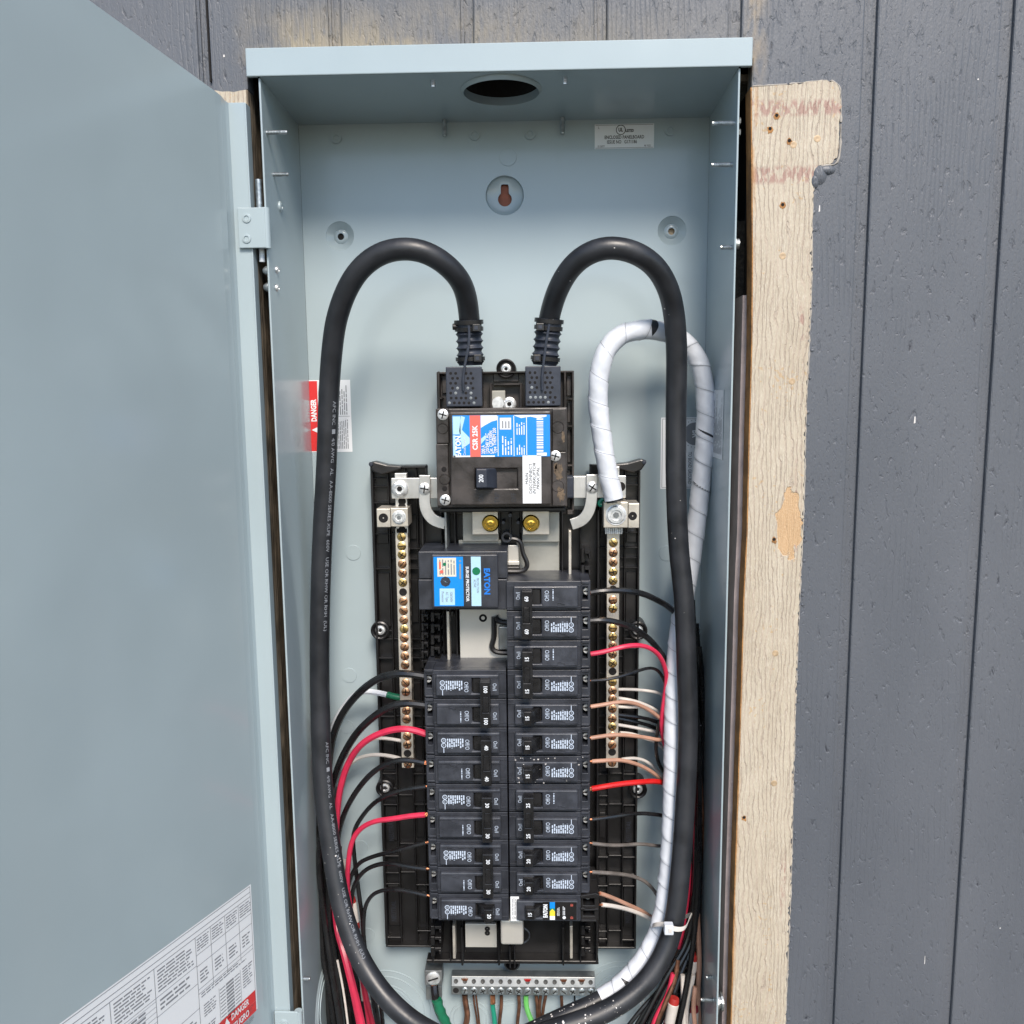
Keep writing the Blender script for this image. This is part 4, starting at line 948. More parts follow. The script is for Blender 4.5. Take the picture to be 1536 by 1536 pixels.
# ---------------------------------------------------------------- ground bar and lug
gb = thing('ground_bar', P(785, 1493, .09), 'zinc ground bar with sixteen screws under the breakers', 'ground bar')
YG = .088
a = P(677, 1482, YG); b = P(893, 1482, YG); zt = P(780, 1469, YG).z; zm = P(780, 1480, YG).z; zb = P(780, 1493, YG).z
mb = MB(); mb.add([(a.x, YG+.004, zt), (b.x, YG+.004, zt), (b.x, YG, zm), (a.x, YG, zm), (a.x, YG, zb), (b.x, YG, zb), (a.x, YG+.014, zt), (b.x, YG+.014, zt), (a.x, YG+.014, zb), (b.x, YG+.014, zb)],
                  [(0, 1, 2, 3), (3, 2, 5, 4), (6, 7, 1, 0), (4, 5, 9, 8), (0, 3, 4, 8, 6), (1, 7, 9, 5, 2), (6, 8, 9, 7)])
build(mb, 'bar', GBAR, gb, bevel=.0005)
for i in range(16):
    x = a.x+.0045+(b.x-a.x-.009)*i/15; mb = MB(); hz = (zt+zm)/2
    mb.lathe((x, YG+.0018, hz), Vector((0, -.85, .53)), [(.0022, 0), (.0019, .0003), (0, -.0002)], 14); build(mb, 'wire_hole', GHOL, gb, smooth=True)
    if i == 0: mb = MB(); mb.lathe((x, YG-.0001, (zm+zb)/2), (0, -1, 0), [(.003, 0), (0, .0001)], 14); build(mb, 'empty_hole', HOLE, gb)
    else: screw('ground_screw', (x, YG+.0002, (zm+zb)/2), .0037, BOLT, gb, rnd.choice(['slot', 'cross']), .0014, ang=rnd.random()*3)
    if i in (1, 8, 12, 14):
        mb = MB()
        for k in range(5): mb.cyl((x+(k-2)*.0008, YG+.0025, hz), Vector(((k-2)*.15, -.5, .9)), .0006, .0045, 5)
        o = build(mb, 'strand_end', COP if i != 8 else WSCR, gb); o['kind'] = 'stuff'
gl = thing('ground_lug', P(650, 1490, .09), 'square zinc ground lug clamping a black wire with green tape', 'lug')
mb = MB(); mb.pbox(637, 1456, 663, 1478, YG-.006, YG+.010); build(mb, 'clamp_block', GBAR, gl, bevel=.0006)
mb = MB(); mb.pbox(639, 1478.5, 662, 1500, YG+.004, YG+.012); build(mb, 'lug_tongue', GBAR, gl, bevel=.0006)
screw('lug_screw', P(650, 1467, YG-.0061), .0070, ZINC, gl, 'slot', .002, ang=2.7)

# ---------------------------------------------------------------- main breaker
mbk = thing('main_breaker', P(752, 762, .05), 'large two hundred amp main breaker with blue and red label', 'main breaker')
YF = .020
mb = MB(); mb.pbox(655, 612, 851, 761, YF+.010, .072); build(mb, 'body', BRN, mbk, bevel=.001)
mb = MB(); mb.pbox(655, 613, 673, 665, YF+.006, YF+.0102); build(mb, 'side_flange', BRN, mbk, bevel=.0006)
mb = MB(); mb.pbox(655, 666, 673, 759, YF+.006, YF+.0102); build(mb, 'side_flange', BRN, mbk, bevel=.0006)
mb = MB(); mb.pbox(828.5, 613, 849, 677, YF+.006, YF+.0102); build(mb, 'side_flange', BRN, mbk, bevel=.0006)
mb = MB(); mb.pbox(828.5, 678, 849, 759, YF+.006, YF+.0102); build(mb, 'side_flange', BRN, mbk, bevel=.0006)
a = P(674, 618, YF); b = P(827, 757, YF); h0 = P(713, 733, YF); h1 = P(776, 703, YF)
mb = MB(); mb.plate(a.x, b.x, b.z, a.z, YF, YF+.0101, [(h0.x, h1.x, h0.z, h1.z)]); build(mb, 'cover', BRN, mbk, bevel=.0012)
mb = MB(); mb.pbox(713.5, 703.5, 775.5, 732.5, YF+.003, YF+.006); build(mb, 'toggle_slot', BRN, mbk)
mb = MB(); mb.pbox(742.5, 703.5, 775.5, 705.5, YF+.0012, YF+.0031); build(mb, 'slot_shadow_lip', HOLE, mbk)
mb = MB(); c0 = P(713, 731.5, YF-.010); c1 = P(742, 703, YF-.010); c2 = P(713, 731.5, YF+.003); c3 = P(746, 703, YF+.003)
mb.add([(c0.x+.001, YF-.012, c0.z), (c0.x+.0095, YF-.012, c0.z), (c0.x+.0095, YF-.012, c1.z), (c0.x+.001, YF-.012, c1.z), (c2.x+.0005, YF+.003, c2.z-.001), (c3.x, YF+.003, c2.z-.001), (c3.x, YF+.003, c3.z+.0005), (c2.x+.0005, YF+.003, c3.z+.0005)],
       [(0, 1, 2, 3), (4, 7, 6, 5), (0, 4, 5, 1), (1, 5, 6, 2), (2, 6, 7, 3), (3, 7, 4, 0)]); tg = build(mb, 'toggle', NAVY, mbk, bevel=.0009)
fl = Flat((c0.x+.0052, YF-.0121, (c0.z+c1.z)/2), (1, 0, 0), (0, 0, 1)); fl.text('t', '200', 0, 0, .0056, .0002, ang=math.pi/2, bold=.0001, wx=1.1); emit(fl, tg, [('t', 'rating', WHT)])
for u, v in ((664.5, 622), (668, 750), (833, 684)): screw('cover_screw', P(u, v, YF+.0059), .0046, ZINC, mbk, 'cross', .0012, ang=.5)
for u, v, r in ((664, 643, .0046), (667, 719, .0046), (837, 641, .0052), (837, 729, .0052)):
    mb = MB(); mb.lathe(P(u, v, YF+.0059), (0, -1, 0), [(r, 0), (r*.93, .0004), (r*.86, -.0002), (0, -.0002)], 22); build(mb, 'moulded_boss', BRN, mbk, smooth=True)
for u, v in ((666, 704), (667, 733)):
    mb = MB(); mb.lathe(P(u, v, YF+.0058), (0, -1, 0), [(.0022, 0), (0, .0001)], 14); build(mb, 'plug_hole', HOLE, mbk)
SCF = mat('brown_scuff', (.115, .082, .052), .6, var=(400, .5))
for (u, v, a, b_, sd) in ((838, 708, .0042, .010, 1), (841, 741, .0040, .007, 2), (833, 700, .0018, .004, 3), (845, 655, .0016, .006, 4)):
    p = P(u, v, YF+.0058); q = random.Random(sd); n = 22; ri = .45 if sd == 2 else .0
    V = [(p.x+a*math.cos(i*6.283/n)*(.55+.5*q.random()), p.y, p.z+b_*math.sin(i*6.283/n)*(.55+.5*q.random())) for i in range(n)]
    mb = MB(); mb.add(V, [tuple(range(n))]); build(mb, 'scuff', SCF, mbk)
mb = MB(); mb.pbox(658, 761.5, 848, 768, YF+.020, .07); build(mb, 'lower_lip', BLK, mbk, bevel=.001)
fl, W_, H_ = FL(678, 618.5, 826.5, 686, YF-.0002)
X = lambda u: (u-678)/148.5*W_
fl.rect('base', X(679), .0005, X(825), H_-.0022, .0001)
fl.rect('red', X(705), .0006, X(721), H_-.0023, .0003)
fl.rect('pale', X(679.5), H_*.52, X(691), H_-.003, .0002); fl.rect('pale', X(679.5), .0006, X(683), H_*.5, .0002)  # sun glare on the wrinkled label, painted in as pale patches
fl.quads('pale', [(X(693), H_*.2), (X(704.5), H_*.32), (X(704.5), H_*.44), (X(693), H_*.62), (X(698), H_*.9), (X(692), H_*.93), (X(689), H_*.6)], [(0, 1, 2, 3, 4, 5, 6)], .0002)
fl.quads('pale', [(X(721.5), H_*.30), (X(730), H_*.44), (X(728), H_*.50), (X(721.5), H_*.42)], [(0, 1, 2, 3)], .0002)
fl.quads('paper', [(X(721.5), H_-.0024), (X(721.5), H_*.66), (X(728), H_*.72), (X(738), H_*.80), (X(746), H_*.83), (X(746), H_-.0024)], [(0, 1, 2, 3, 4, 5)], .0002)  # white glare along the label's top edge, painted in as well
fl.quads('white_glare', [(X(771), H_-.0024), (X(771), H_*.93), (X(782), H_*.87), (X(796), H_*.90), (X(808), H_*.86), (X(820), H_*.90), (X(820), H_-.0024)], [(0, 1, 2, 3, 4, 5, 6)], .0002)
fl.rect('paper', X(750), H_*.62, X(767), H_*.88, .0003); fl.rect('paper', X(679), .0005, X(742), .0017, .0002)
for u in (747, 771, 790): fl.rect('white', X(u)-.0003, .001, X(u)+.0003, H_-.003, .0004)
up = math.pi/2
fl.text('white', 'EATON', X(687.5), H_*.25, .0066, .0005, ang=up, bold=.0003, wx=1.15); fl.text('white', 'Circuit Breaker', X(696.5), H_*.25, .0034, .0005, ang=up)
fl.text('white', 'CSR 25K', X(713), H_*.44, .0062, .0005, ang=up, bold=.0002, wx=1.25)
for u, s, z in ((725, '200 A', .0042), (731, '120/240 V AC', .0042), (736.5, 'Cat. CSR2200N', .0042), (742, 'Type THERM 200', .0042)): fl.text('white', s, X(u), .003, z, .0005, ang=up, align='LEFT', bold=.0001)
fl.fine('white', X(752), .002, X(769), H_*.5, 4, .0005, seed=1, ang=1, ragged=.4); fl.fine('white', X(774), .002, X(788), H_*.28, 4, .0005, seed=2, ang=1); fl.fine('white', X(774), H_*.5, X(788), H_*.78, 4, .0005, seed=3, ang=1)
fl.fine('ink', X(752), H_*.65, X(766), H_*.85, 3, .0005, seed=5, ang=1)
r = random.Random(2); z = H_*.12                                   # bar code
while z < H_*.86:
    t = .0003+r.random()*.0012; fl.rect('white', X(805), z, X(815), z+t, .0004); z += t+.0003+r.random()*.0007
fl.rect('white', X(805), .001, X(820), H_*.1, .0004)
emit(fl, mbk, [('base', 'rating_label', BLUE), ('red', 'red_band', PLAB), ('pale', 'glare_patch', LBLU), ('paper', 'white_patch', WHT), ('white_glare', 'white_patch', WHT), ('white', 'printing', WHT), ('ink', 'printing', GINK)])
fl, W_, H_ = FL(784, 683, 812, 755, YF-.0004)
fl.rect('base', 0, 0, W_, H_, .0002)
for f, s, sh in ((.26, 'MAIN', 0), (.46, 'DISCONNECT', 0), (.66, 'INTERRUPTOR', .3), (.86, 'PRINCIPAL', .3)): fl.text('ink', s, W_*f-.0004, H_*.52, .0038, .0004, ang=up, shear=sh, wx=1.5)
emit(fl, mbk, [('base', 'disconnect_label', WLAB), ('ink', 'printing', INK)])
for u, s in ((722, 'ON'), (746, 'TRIP'), (771, 'OFF')):
    p = P(u, 748, YF); fl = Flat((p.x, YF, p.z), (1, 0, 0), (0, 0, 1)); fl.text('t', s, 0, .001, .0064, .0002, ang=up); emit(fl, mbk, [('t', 'moulded_lettering', BRK)])
# terminal covers with boots and ties
def terminal(u0, v0, u1, v1, boot, hx0, name):
    mb = MB(); mb.pbox(u0, v0, u1, v1, .034, .037); 
    c = build(mb, 'terminal_cover', NAVY, mbk, bevel=.0008)
    mb = MB(); mb.pbox(u0+2, v0+2, u1-1, v1+1, .0371, .068); build(mb, 'terminal_housing', BLK, mbk, bevel=.0006)
    hb = MB(); lb = MB()
    for r_ in range(7):
        v = v0+10+r_*7.4; xs = (8, 15.5, 31, 38.5) if r_ < 5 else (6, 13.5, 21, 28, 35.5, 43)
        for k, x in enumerate(xs):
            uu = u0+x+(2.8 if r_ % 2 else 0)-1
            if uu > u1-4: continue
            (hb if rnd.random() > (.32 if r_ > 2 else 0) else lb).lathe(P(uu, v, .0339), (0, -1, 0), [(.00125, 0), (0, .0001)], 8)
    o = build(hb, 'vent_hole', HOLE, c); o['kind'] = 'stuff'
    if lb.v: o = build(lb, 'vent_hole', GBAR, c); o['kind'] = 'stuff'
    (ua, va), (ub, vb) = boot; pth = Path([P(ua, va, .048), P((ua+ub)/2, (va+vb)/2, .050), P(ub, vb, .051)], .001)
    mb = pth.tube(.0118, 24, rf=lambda d, ph: 1-.16*abs(math.sin(d/pth.L*math.pi*6.5)) if d > pth.L*.24 else .92, step=.0006); build(mb, 'boot', NAVY, c, smooth=True)
    for f, rr in ((.05, .0125), (.20, .0122), (.86, .0126)):
        p, fr = pth.at(pth.L*f); mb = MB(); t = fr[0]; mb.lathe(p-t*.0018, t, [(rr-.001, 0), (rr, 0), (rr, .0034), (rr-.001, .0034)], 28); tie = build(mb, 'cable_tie', BLK, c, smooth=True)
        if f > .1: q = p+Vector((hx0*.007, -rr-.0002, 0)); mb = MB(); mb.box(q.x-.0032, q.x+.0032, q.y-.0022, q.y+.003, q.z-.003, q.z+.003); build(mb, 'tie_head', BLK, tie, bevel=.0005); mb = MB(); mb.box(q.x-.0015, q.x+.0015, q.y-.0026, q.y-.0021, q.z-.0015, q.z+.0015); build(mb, 'tie_slot', NAVY, tie)
    k = P((u0+u1)/2-1, v0+36, .032); k2 = P(ua, va+8, .034)
    pt = Path([k, P((u0+u1)/2-1, v0+12, .0315), P((ua+ub)/2-1, (va+vb)/2, .034), k2], .002); build(pt.tube(.0011, 8), 'tie_tail', NAVY, c, smooth=True)
terminal(669, 550, 723, 610, ((703, 480), (706, 548)), 1, 'l')
terminal(788, 549, 841, 609, ((824, 478), (817, 548)), -1, 'r')
mb = MB(); q = P(690, 490, .045); mb.cyl(P(694, 490, .045), (-1, 0, 0), .0028, .0085, 8); build(mb, 'tie_stub', BLK, mbk, bevel=.0004)

# ---------------------------------------------------------------- surge protector
sp = thing('surge_protector', P(695, 915, .04), 'surge protector with blue and white front above the left breakers', 'surge protector')
mb = MB(); mb.pbox(628, 827, 761, 868, YF+.006, .07); build(mb, 'body', BRK, sp, bevel=.0008); mb = MB(); mb.pbox(628, 869, 761, 914.5, YF+.006, .07); build(mb, 'body', BRK, sp, bevel=.0008)
mb = MB(); mb.pbox(648, 832, 747, 912, YF-.002, YF+.0062); build(mb, 'front_cover', BRK, sp, bevel=.001)
fl, W_, H_ = FL(651, 835, 742, 909, YF-.0022)
fl.rect('dark', 0, 0, W_, H_, .0001); fl.rect('blue', 0, 0, W_*.485, H_, .0002); fl.rect('white', W_*.615, 0, W_*.775, H_, .0002)
dn_ = -math.pi/2
fl.text('print', 'SURGE PROTECTOR', W_*.55, H_*.45, .0038, .0004, ang=dn_, bold=.0001, wx=1.25); fl.text('btxt', 'EATON', W_*.87, H_*.50, .0072, .0004, ang=dn_, bold=.0003, wx=1.35)
fl.disc('led', W_*.70, H_*.71, .0034, .0005, 20); fl.text('ink', 'PROTECTION', W_*.72, H_*.42, .0030, .0004, ang=dn_); fl.text('ink', 'ACTIVE', W_*.67, H_*.46, .0030, .0004, ang=dn_)
fl.rect('paper', W_*.06, H_*.60, W_*.37, H_*.98, .0003); fl.fine('ink', W_*.08, H_*.64, W_*.36, H_*.95, 6, .0004, seed=4, ang=1, ragged=.1)
fl.disc('red2', W_*.13, H_*.70, .0016, .0005, 10); fl.disc('led', W_*.18, H_*.85, .0015, .0005, 10); fl.rect('red2', W_*.09, H_*.76, W_*.12, H_*.9, .0005)
fl.disc('navy', W_*.19, H_*.50, .0044, .0004, 8); fl.quads('white', [(W_*.15, H_*.52), (W_*.20, H_*.505), (W_*.19, H_*.49), (W_*.24, H_*.475), (W_*.19, H_*.487), (W_*.195, H_*.50)], [(0, 1, 2, 3, 4, 5)], .0006)
fl.rect('pale', W_*.09, H_*.02, W_*.34, H_*.36, .0003)
for f, s in ((.28, '120/240V'), (.21, 'AC Type'), (.14, 'Protector')): fl.text('ink', s, W_*f, H_*.19, .0034, .0005, ang=dn_)
fl.fine('ink', W_*.40, H_*.55, W_*.47, H_*.93, 1, .0004, seed=6, ang=1, ragged=0)
emit(fl, sp, [('dark', 'front_label', BRK), ('blue', 'blue_field', BLUE), ('white', 'white_stripe', LBLU), ('paper', 'approval_sticker', CLAB), ('pale', 'pale_sticker', LBLU), ('print', 'printing', WHT), ('btxt', 'printing', BTXT), ('ink', 'printing', GINK), ('led', 'status_light', GLED), ('navy', 'emblem_disc', NAVY), ('red2', 'printing', PLAB)])

# ---------------------------------------------------------------- branch breakers
PIT = .02596; YK = .018; ZB12 = -.7084
def lmesh(mb, name, m_, smooth=False):
    me = mb.mesh(name, smooth); me.materials.append(m_); return me
mb = MB(); sl_ = (.0225, .0302, -.0066, .0066)
mb.plate(.0008, .0640, -.0126, .0126, .0042, .012, [sl_]); M_BODY = lmesh(mb, 'body', BRK)
mb = MB(); mb.box(.0008, .0640, .0121, .052, -.0126, .0126); M_CORE = lmesh(mb, 'core', BRK)
def term(sg, long=0):
    e = .0722+long; mb = MB(); z0, z1 = -.0045, .0070
    mb.plate(.0642, e, -.0124, .0124, .0075, .030, [(.0655, e-.0022, z0, z1)]); mb.box(.0642, e, .0301, .052, -.0124, .0124)
    mb.box(.0642, e-.001, .0058, .0075, .0098, .0124); mb.box(.0642, e-.001, .0058, .0075, -.0124, -.0104); mb.box(.0642, .0652, .0052, .0075, -.0104, .0098)
    if sg < 0: mb.v = [Vector((p.x, p.y, -p.z)) for p in mb.v]
    return lmesh(mb, 'terminal_end', BRK)
M_TERM = {1: term(1), -1: term(-1)}
def lug(sg):
    mb = MB(); mb.lathe((.0692, .0168, .0022), (0, -1, 0), [(.0034, -.006), (.0034, .0045), (.0029, .0056), (.0015, .0056), (.0012, .0046), (0, .0046)], 16)
    if sg < 0: mb.v = [Vector((p.x, p.y, -p.z)) for p in mb.v]
    return lmesh(mb, 'terminal_screw', ZINC, True)
M_LUG = {1: lug(1), -1: lug(-1)}
def lug_slot(sg):
    mb = MB(); mb.box(.0665, .0719, .0108, .0113, .0017, .0027)
    if sg < 0: mb.v = [Vector((p.x, p.y, -p.z)) for p in mb.v]
    return lmesh(mb, 'drive_slot', HOLE)
M_LSL = {1: lug_slot(1), -1: lug_slot(-1)}
def face(kind):
    mb = MB(); mb.plate(.0068, .0612, -.0098, .0092, 0, .0043, [sl_]); return lmesh(mb, 'front_face', BRF)
M_FACE = face(0)
mb = MB()
for a in ((.0068, .0440, -.0077, -.0074), (.0440, .0443, -.0077, -.0050), (.0440, .0470, -.0053, -.0050), (.0470, .0473, -.0062, -.0050), (.0473, .0500, -.0062, -.0059), (.0500, .0503, -.0077, -.0062), (.0503, .0611, -.0077, -.0074)):
    mb.box(a[0], a[1], -.0007, .0002, a[2], a[3])
mb.box(.0010, .0067, .0036, .0045, .0082, .0088); mb.box(.0010, .0067, .0036, .0045, -.0100, -.0094); mb.box(.0613, .0639, .0036, .0045, .0082, .0088); mb.box(.0613, .0639, .0036, .0045, -.0100, -.0094)
M_RIDGE = lmesh(mb, 'moulded_ridge', BRF)
mb = MB(); mb.box(.0220, .0308, .0036, .0041, -.0071, .0071); M_SLOT = lmesh(mb, 'slot_floor', HOLE)
mb = MB()
mb.add([(.0128, .0004, -.0062), (.0292, .0030, -.0058), (.0146, -.0088, -.0060), (.0212, -.0088, -.0060), (.0262, -.0010, -.0058),
        (.0128, .0004, .0062), (.0292, .0030, .0058), (.0146, -.0088, .0060), (.0212, -.0088, .0060), (.0262, -.0010, .0058)],
       [(0, 1, 4, 3, 2), (7, 8, 9, 6, 5), (0, 2, 7, 5), (2, 3, 8, 7), (3, 4, 9, 8), (4, 1, 6, 9), (1, 0, 5, 6)])
M_TOG = lmesh(mb, 'toggle', HND)
mb = MB(); mb.plate(.0138, .0226, -.0205, .0205, -.0118, -.0108, [(.0152, .0204, -.0068, .0068)]); mb.box(.0138, .0226, -.0107, -.0010, -.0205, .0205)
M_TIE = lmesh(mb, 'handle_tie', HND)
mb = MB(); mb.box(.0156, .0200, -.0113, -.0106, -.0066, .0066); M_INS = lmesh(mb, 'tie_insert', HND)
mb = MB(); mb.box(.0226, .0290, .0006, .0032, -.0062, .0062); M_TBASE = lmesh(mb, 'toggle_base', HND)
mb = MB(); mb.cyl((.0514, .0005, -.0118), (0, 1, 0), .0016, .006, 12); M_RIV = lmesh(mb, 'rivet_recess', HOLE)
def prints(full):
    fl = Flat((0, -.0003, 0), (1, 0, 0), (0, 0, 1)); up = math.pi/2
    fl.text('t', 'On/I', .0108, .0010, .0052, .0001, ang=up); fl.text('t', 'Off/O', .0352, .0010, .0056, .0001, ang=up)
    if full:
        fl.fine('t', .0380, -.0045, .0530, .0045, 8, .0001, seed=12, ang=1, fill=.6, ragged=.35, wl=1.6)
        for z in (-.0028, .0016): fl.disc('t', .0555, z, .0022, .0001, 18, .0016); fl.text('t', 'UL' if z < 0 else 'us', .0555, z, .0028, .0001, ang=up)
        fl.rect('t', .0552, .0040, .0558, .0084, .0001)
    else: fl.fine('t', .0395, -.0030, .0410, .0066, 1, .0001, seed=15, ang=1, fill=.6, ragged=0, wl=.9)
    return lmesh(fl.m['t'], 'printing', PRT)
PRT = mat('pad_printed_white', (.50, .58, .70), .5)
M_PF, M_PP = prints(True), prints(False)
def rate(s, x, z, y):
    fl = Flat((0, y, 0), (1, 0, 0), (0, 0, 1)); fl.text('t', s, x, z, .0050, .0001, ang=math.pi/2, bold=.00012, wx=1.25); return lmesh(fl.m['t'], 'rating', WHT)
RC = {}
def breaker(col, row, amps, n, label):
    """col +1 right, -1 left; row counts poles from the top of the twelve rows"""
    z = ZB12+(12-row-n/2)*PIT+.0; lg = 1 if col > 0 else -1
    o = thing('circuit_breaker', (.0008 if col > 0 else .0012, YK, z), label, 'circuit breaker', 'circuit breakers in two columns', 0 if col > 0 else math.pi)
    LOC[o.name] = (0, 0, 0)
    def part(nm, me, par=None, zz=0, bev=0): 
        q = put(nm, me, BRK, par or o, bev, 2); q.location = (0, 0, zz); return q
    for k in range(n):
        zz = ((n-1)/2-k)*PIT
        part('body', M_BODY, None, zz, .0004); part('core', M_CORE, None, zz)
        f = part('front_face', M_FACE, None, zz, .0012); part('terminal_end', M_TERM[lg], None, zz, .0004)
        part('moulded_ridge', M_RIDGE, f); part('slot_floor', M_SLOT, f)
        s = part('terminal_screw', M_LUG[lg], None, zz); part('drive_slot', M_LSL[lg], s)
        plain = n == 2 and k == 0
        part('printing', M_PP if plain else M_PF, f)
        if n == 2: part('toggle_base', M_TBASE, f)
    if n == 1:
        t = part('toggle', M_TOG, None, 0, .0006); key = (amps, .0179, 0, 1)
        if key not in RC: RC[key] = rate(amps, .0179, 0, -.0090)
        part('rating', RC[key], t)
    else:
        t = part('handle_tie', M_TIE, None, 0, .0006); part('tie_insert', M_INS, t, 0, .0003)
        for zz in (-.0140, .0140):
            key = (amps, zz)
            if key not in RC: RC[key] = rate(amps, .0180, zz, -.0120)
            part('rating', RC[key], t)
        part('rivet_recess', M_RIV)
    return o
BR = {}
spec = [(1, 0, '60', 2, 'double sixty amp breaker at the top of the right column'), (1, 2, '15', 2, 'double fifteen amp breaker with joined handle fed by a pink wire'),
        (1, 4, '15', 1, 'single fifteen amp breaker just below the double fifteen'), (1, 5, '15', 1, 'single fifteen amp breaker, middle one of three singles in a row'),
        (1, 6, '15', 1, 'single fifteen amp breaker speckled with white dust'), (1, 7, '25', 2, 'double twenty five amp breaker fed by the scarlet wire'),
        (1, 9, '20', 1, 'single twenty amp breaker directly under the double twenty five'), (1, 10, '20', 1, 'single twenty amp breaker above the breaker with coloured band'),
        (-1, 3, '100', 2, 'double hundred amp breaker at the top of the left column'), (-1, 5, '40', 2, 'double forty amp breaker in the left column'),
        (-1, 7, '30', 2, 'upper of the two double thirty amp breakers on the left'), (-1, 9, '30', 2, 'lower of the two double thirty amp breakers on the left'),
        (-1, 11, '20', 1, 'single twenty amp breaker at the bottom of the left column')]
for c_, r__, a_, n_, l_ in spec: BR[(c_, r__)] = breaker(c_, r__, a_, n_, l_)
# white dust on one breaker
o = BR[(1, 6)]; mb = MB(); r = random.Random(9)
for i in range(46):
    x = .004+r.random()*.062; z = (r.random()*2-1)*.0125; 
    if r.random() < .5: z = r.choice((-1, 1))*(.009+r.random()*.003); 
    x = x if r.random() < .5 else .006+r.random()*.03; a = .00025+r.random()*.0006; y = -.0004 if (.0068 < x < .0612 and -.0098 < z < .0092) else .0040
    mb.add([(x-a, y, z), (x, y-.0002, z+a*.8), (x+a*(.6+r.random()), y, z+a*.2), (x+a*.3, y, z-a)], [(0, 1, 2, 3)])
q = put('dust_specks', lmesh(mb, 'dust_specks', DIRTW), DIRTW, o); q['kind'] = 'stuff'
# the longer arc-fault breaker at the bottom right
o = thing('circuit_breaker', (.0008, YK, ZB12+.5*PIT), 'longer single fifteen amp breaker with blue and yellow band at bottom right', 'circuit breaker', 'circuit breakers in two columns'); LOC[o.name] = (0, 0, 0)
def part(nm, me, par=None, bev=0): return put(nm, me, BRK, par or o, bev, 2)
part('body', M_BODY, None, .0004); part('core', M_CORE); f = part('front_face', M_FACE, None, .0012); part('slot_floor', M_SLOT, f)
mb = MB(); mb.plate(.0642, .0800, -.0124, .0124, .0060, .030, [(.0662, .0762, .0015, .0080), (.0662, .0762, -.0085, -.0022)]); mb.box(.0642, .0800, .0301, .052, -.0124, .0124)
mb.prism([(.0635, .0124), (.0770, .0150), (.0805, .0135), (.0805, .0105), (.0635, .0098)], .0030, .0062); mb.prism([(.0635, .0006), (.0660, .0012), (.0690, -.0004), (.0800, .0004), (.0800, -.0016), (.0690, -.0022), (.0635, -.0012)], .0030, .0062); mb.box(.0642, .0780, .0030, .0062, -.0124, -.0104)
part('terminal_end', lmesh(mb, 'terminal_end', BLK), None, .0005)
for z in (.0045, -.0052):
    mb = MB(); mb.lathe((.071, .018, z), (0, -1, 0), [(.0028, 0), (.0028, .003), (.0022, .004), (0, .004)], 14); part('terminal_screw', lmesh(mb, 'terminal_screw', GBAR, True))
mb = MB(); mb.add([(p.x, p.y, p.z) for p in [Vector(v.co) for v in M_TOG.vertices]], [tuple(pl.vertices) for pl in M_TOG.polygons]); mb.v = [Vector((p.x+.0008, p.y*.7, p.z*.8)) for p in mb.v]
t = part('toggle', lmesh(mb, 'toggle', HND), None, .0006); part('rating', rate('15', .0188, 0, -.0064), t)
fl = Flat((0, -.0003, 0), (1, 0, 0), (0, 0, 1))
fl.rect('dark', .0300, -.0085, .0600, .0085, .00005); fl.text('w', 'EATON', .0325, 0, .0054, .0002, ang=up, bold=.0003)
fl.rect('blue', .0362, .0025, .0408, .0085, .00015); fl.rect('grn', .0362, -.0003, .0408, .0025, .00015); fl.rect('yel', .0362, -.0048, .0408, -.0003, .00015); fl.rect('w', .0362, -.0085, .0408, -.0048, .00015); fl.quads('yel', [(.0362, -.0003), (.0408, -.0003), (.0385, .0022)], [(0, 1, 2)], .0003)
fl.fine('w', .0425, -.0045, .0450, .0055, 3, .0002, seed=2, ang=1); fl.fine('w', .0475, -.0040, .0500, .0065, 2, .0002, seed=5, ang=1); fl.disc('w', .0490, -.0062, .0015, .0002, 12)
for z in (.0060, -.0060): fl.fine('red', .0545, z-.0015, .0570, z+.0015, 3, .0002, seed=6, ang=1)
emit(fl, f, [('dark', 'printed_field', BLK), ('blue', 'blue_band', BLUE), ('grn', 'green_band', WGRN), ('yel', 'yellow_band', YEL), ('w', 'printing', WHT), ('red', 'printing', PLAB)])
fl = Flat((.0012, .0035, -.0122), (1, 0, 0), (0, 0, 1)); fl.rect('b', 0, 0, .0076, .0235, .0001); fl.fine('i', .0012, .0055, .0064, .0225, 4, .0003, seed=3, ang=1, ragged=.05); fl.disc('i', .0028, .0030, .0013, .0003, 12, .0008); fl.disc('i', .0056, .0030, .0013, .0003, 12, .0008)
emit(fl, o, [('b', 'side_sticker', WLAB), ('i', 'printing', GINK)])

# ---------------------------------------------------------------- heavy cables
def cable_obj(path, r, name, m_, n=24, rf=None, d0=0, d1=None, step=None, parent=None):
    mb = path.tube(r, n, d0, d1, rf, step=step); return build(mb, name, m_, parent, smooth=True)
def speckle(path, r, d0, d1, n, seed, par, amax=.0011, spread=1.2):
    q = random.Random(seed); mb = MB()
    for i in range(n):
        d = d0+q.random()*(d1-d0); ph = (q.random()*2-1)*spread; a = .0002+q.random()**3*amax; b = a*(.5+q.random()*1.2)
        path.wrap(mb, [(-a, -b*.5), (a*.6, -b), (a, b*.3), (-a*.2, b)], [(0, 1, 2, 3)], d, ph, r+.00015)
    o = build(mb, 'paint_specks', DIRTW, par); o['kind'] = 'stuff'
def cable_text(path, r, s, d0, phi0, size, par, flip=-1, m_=None):
    v, f = text2d(s, size, align='LEFT'); mb = MB(); path.wrap(mb, [(x*1.62, y) for x, y in v], f, d0, phi0, r+.0002, flip); build(mb, 'jacket_printing', m_ or JPR, par)
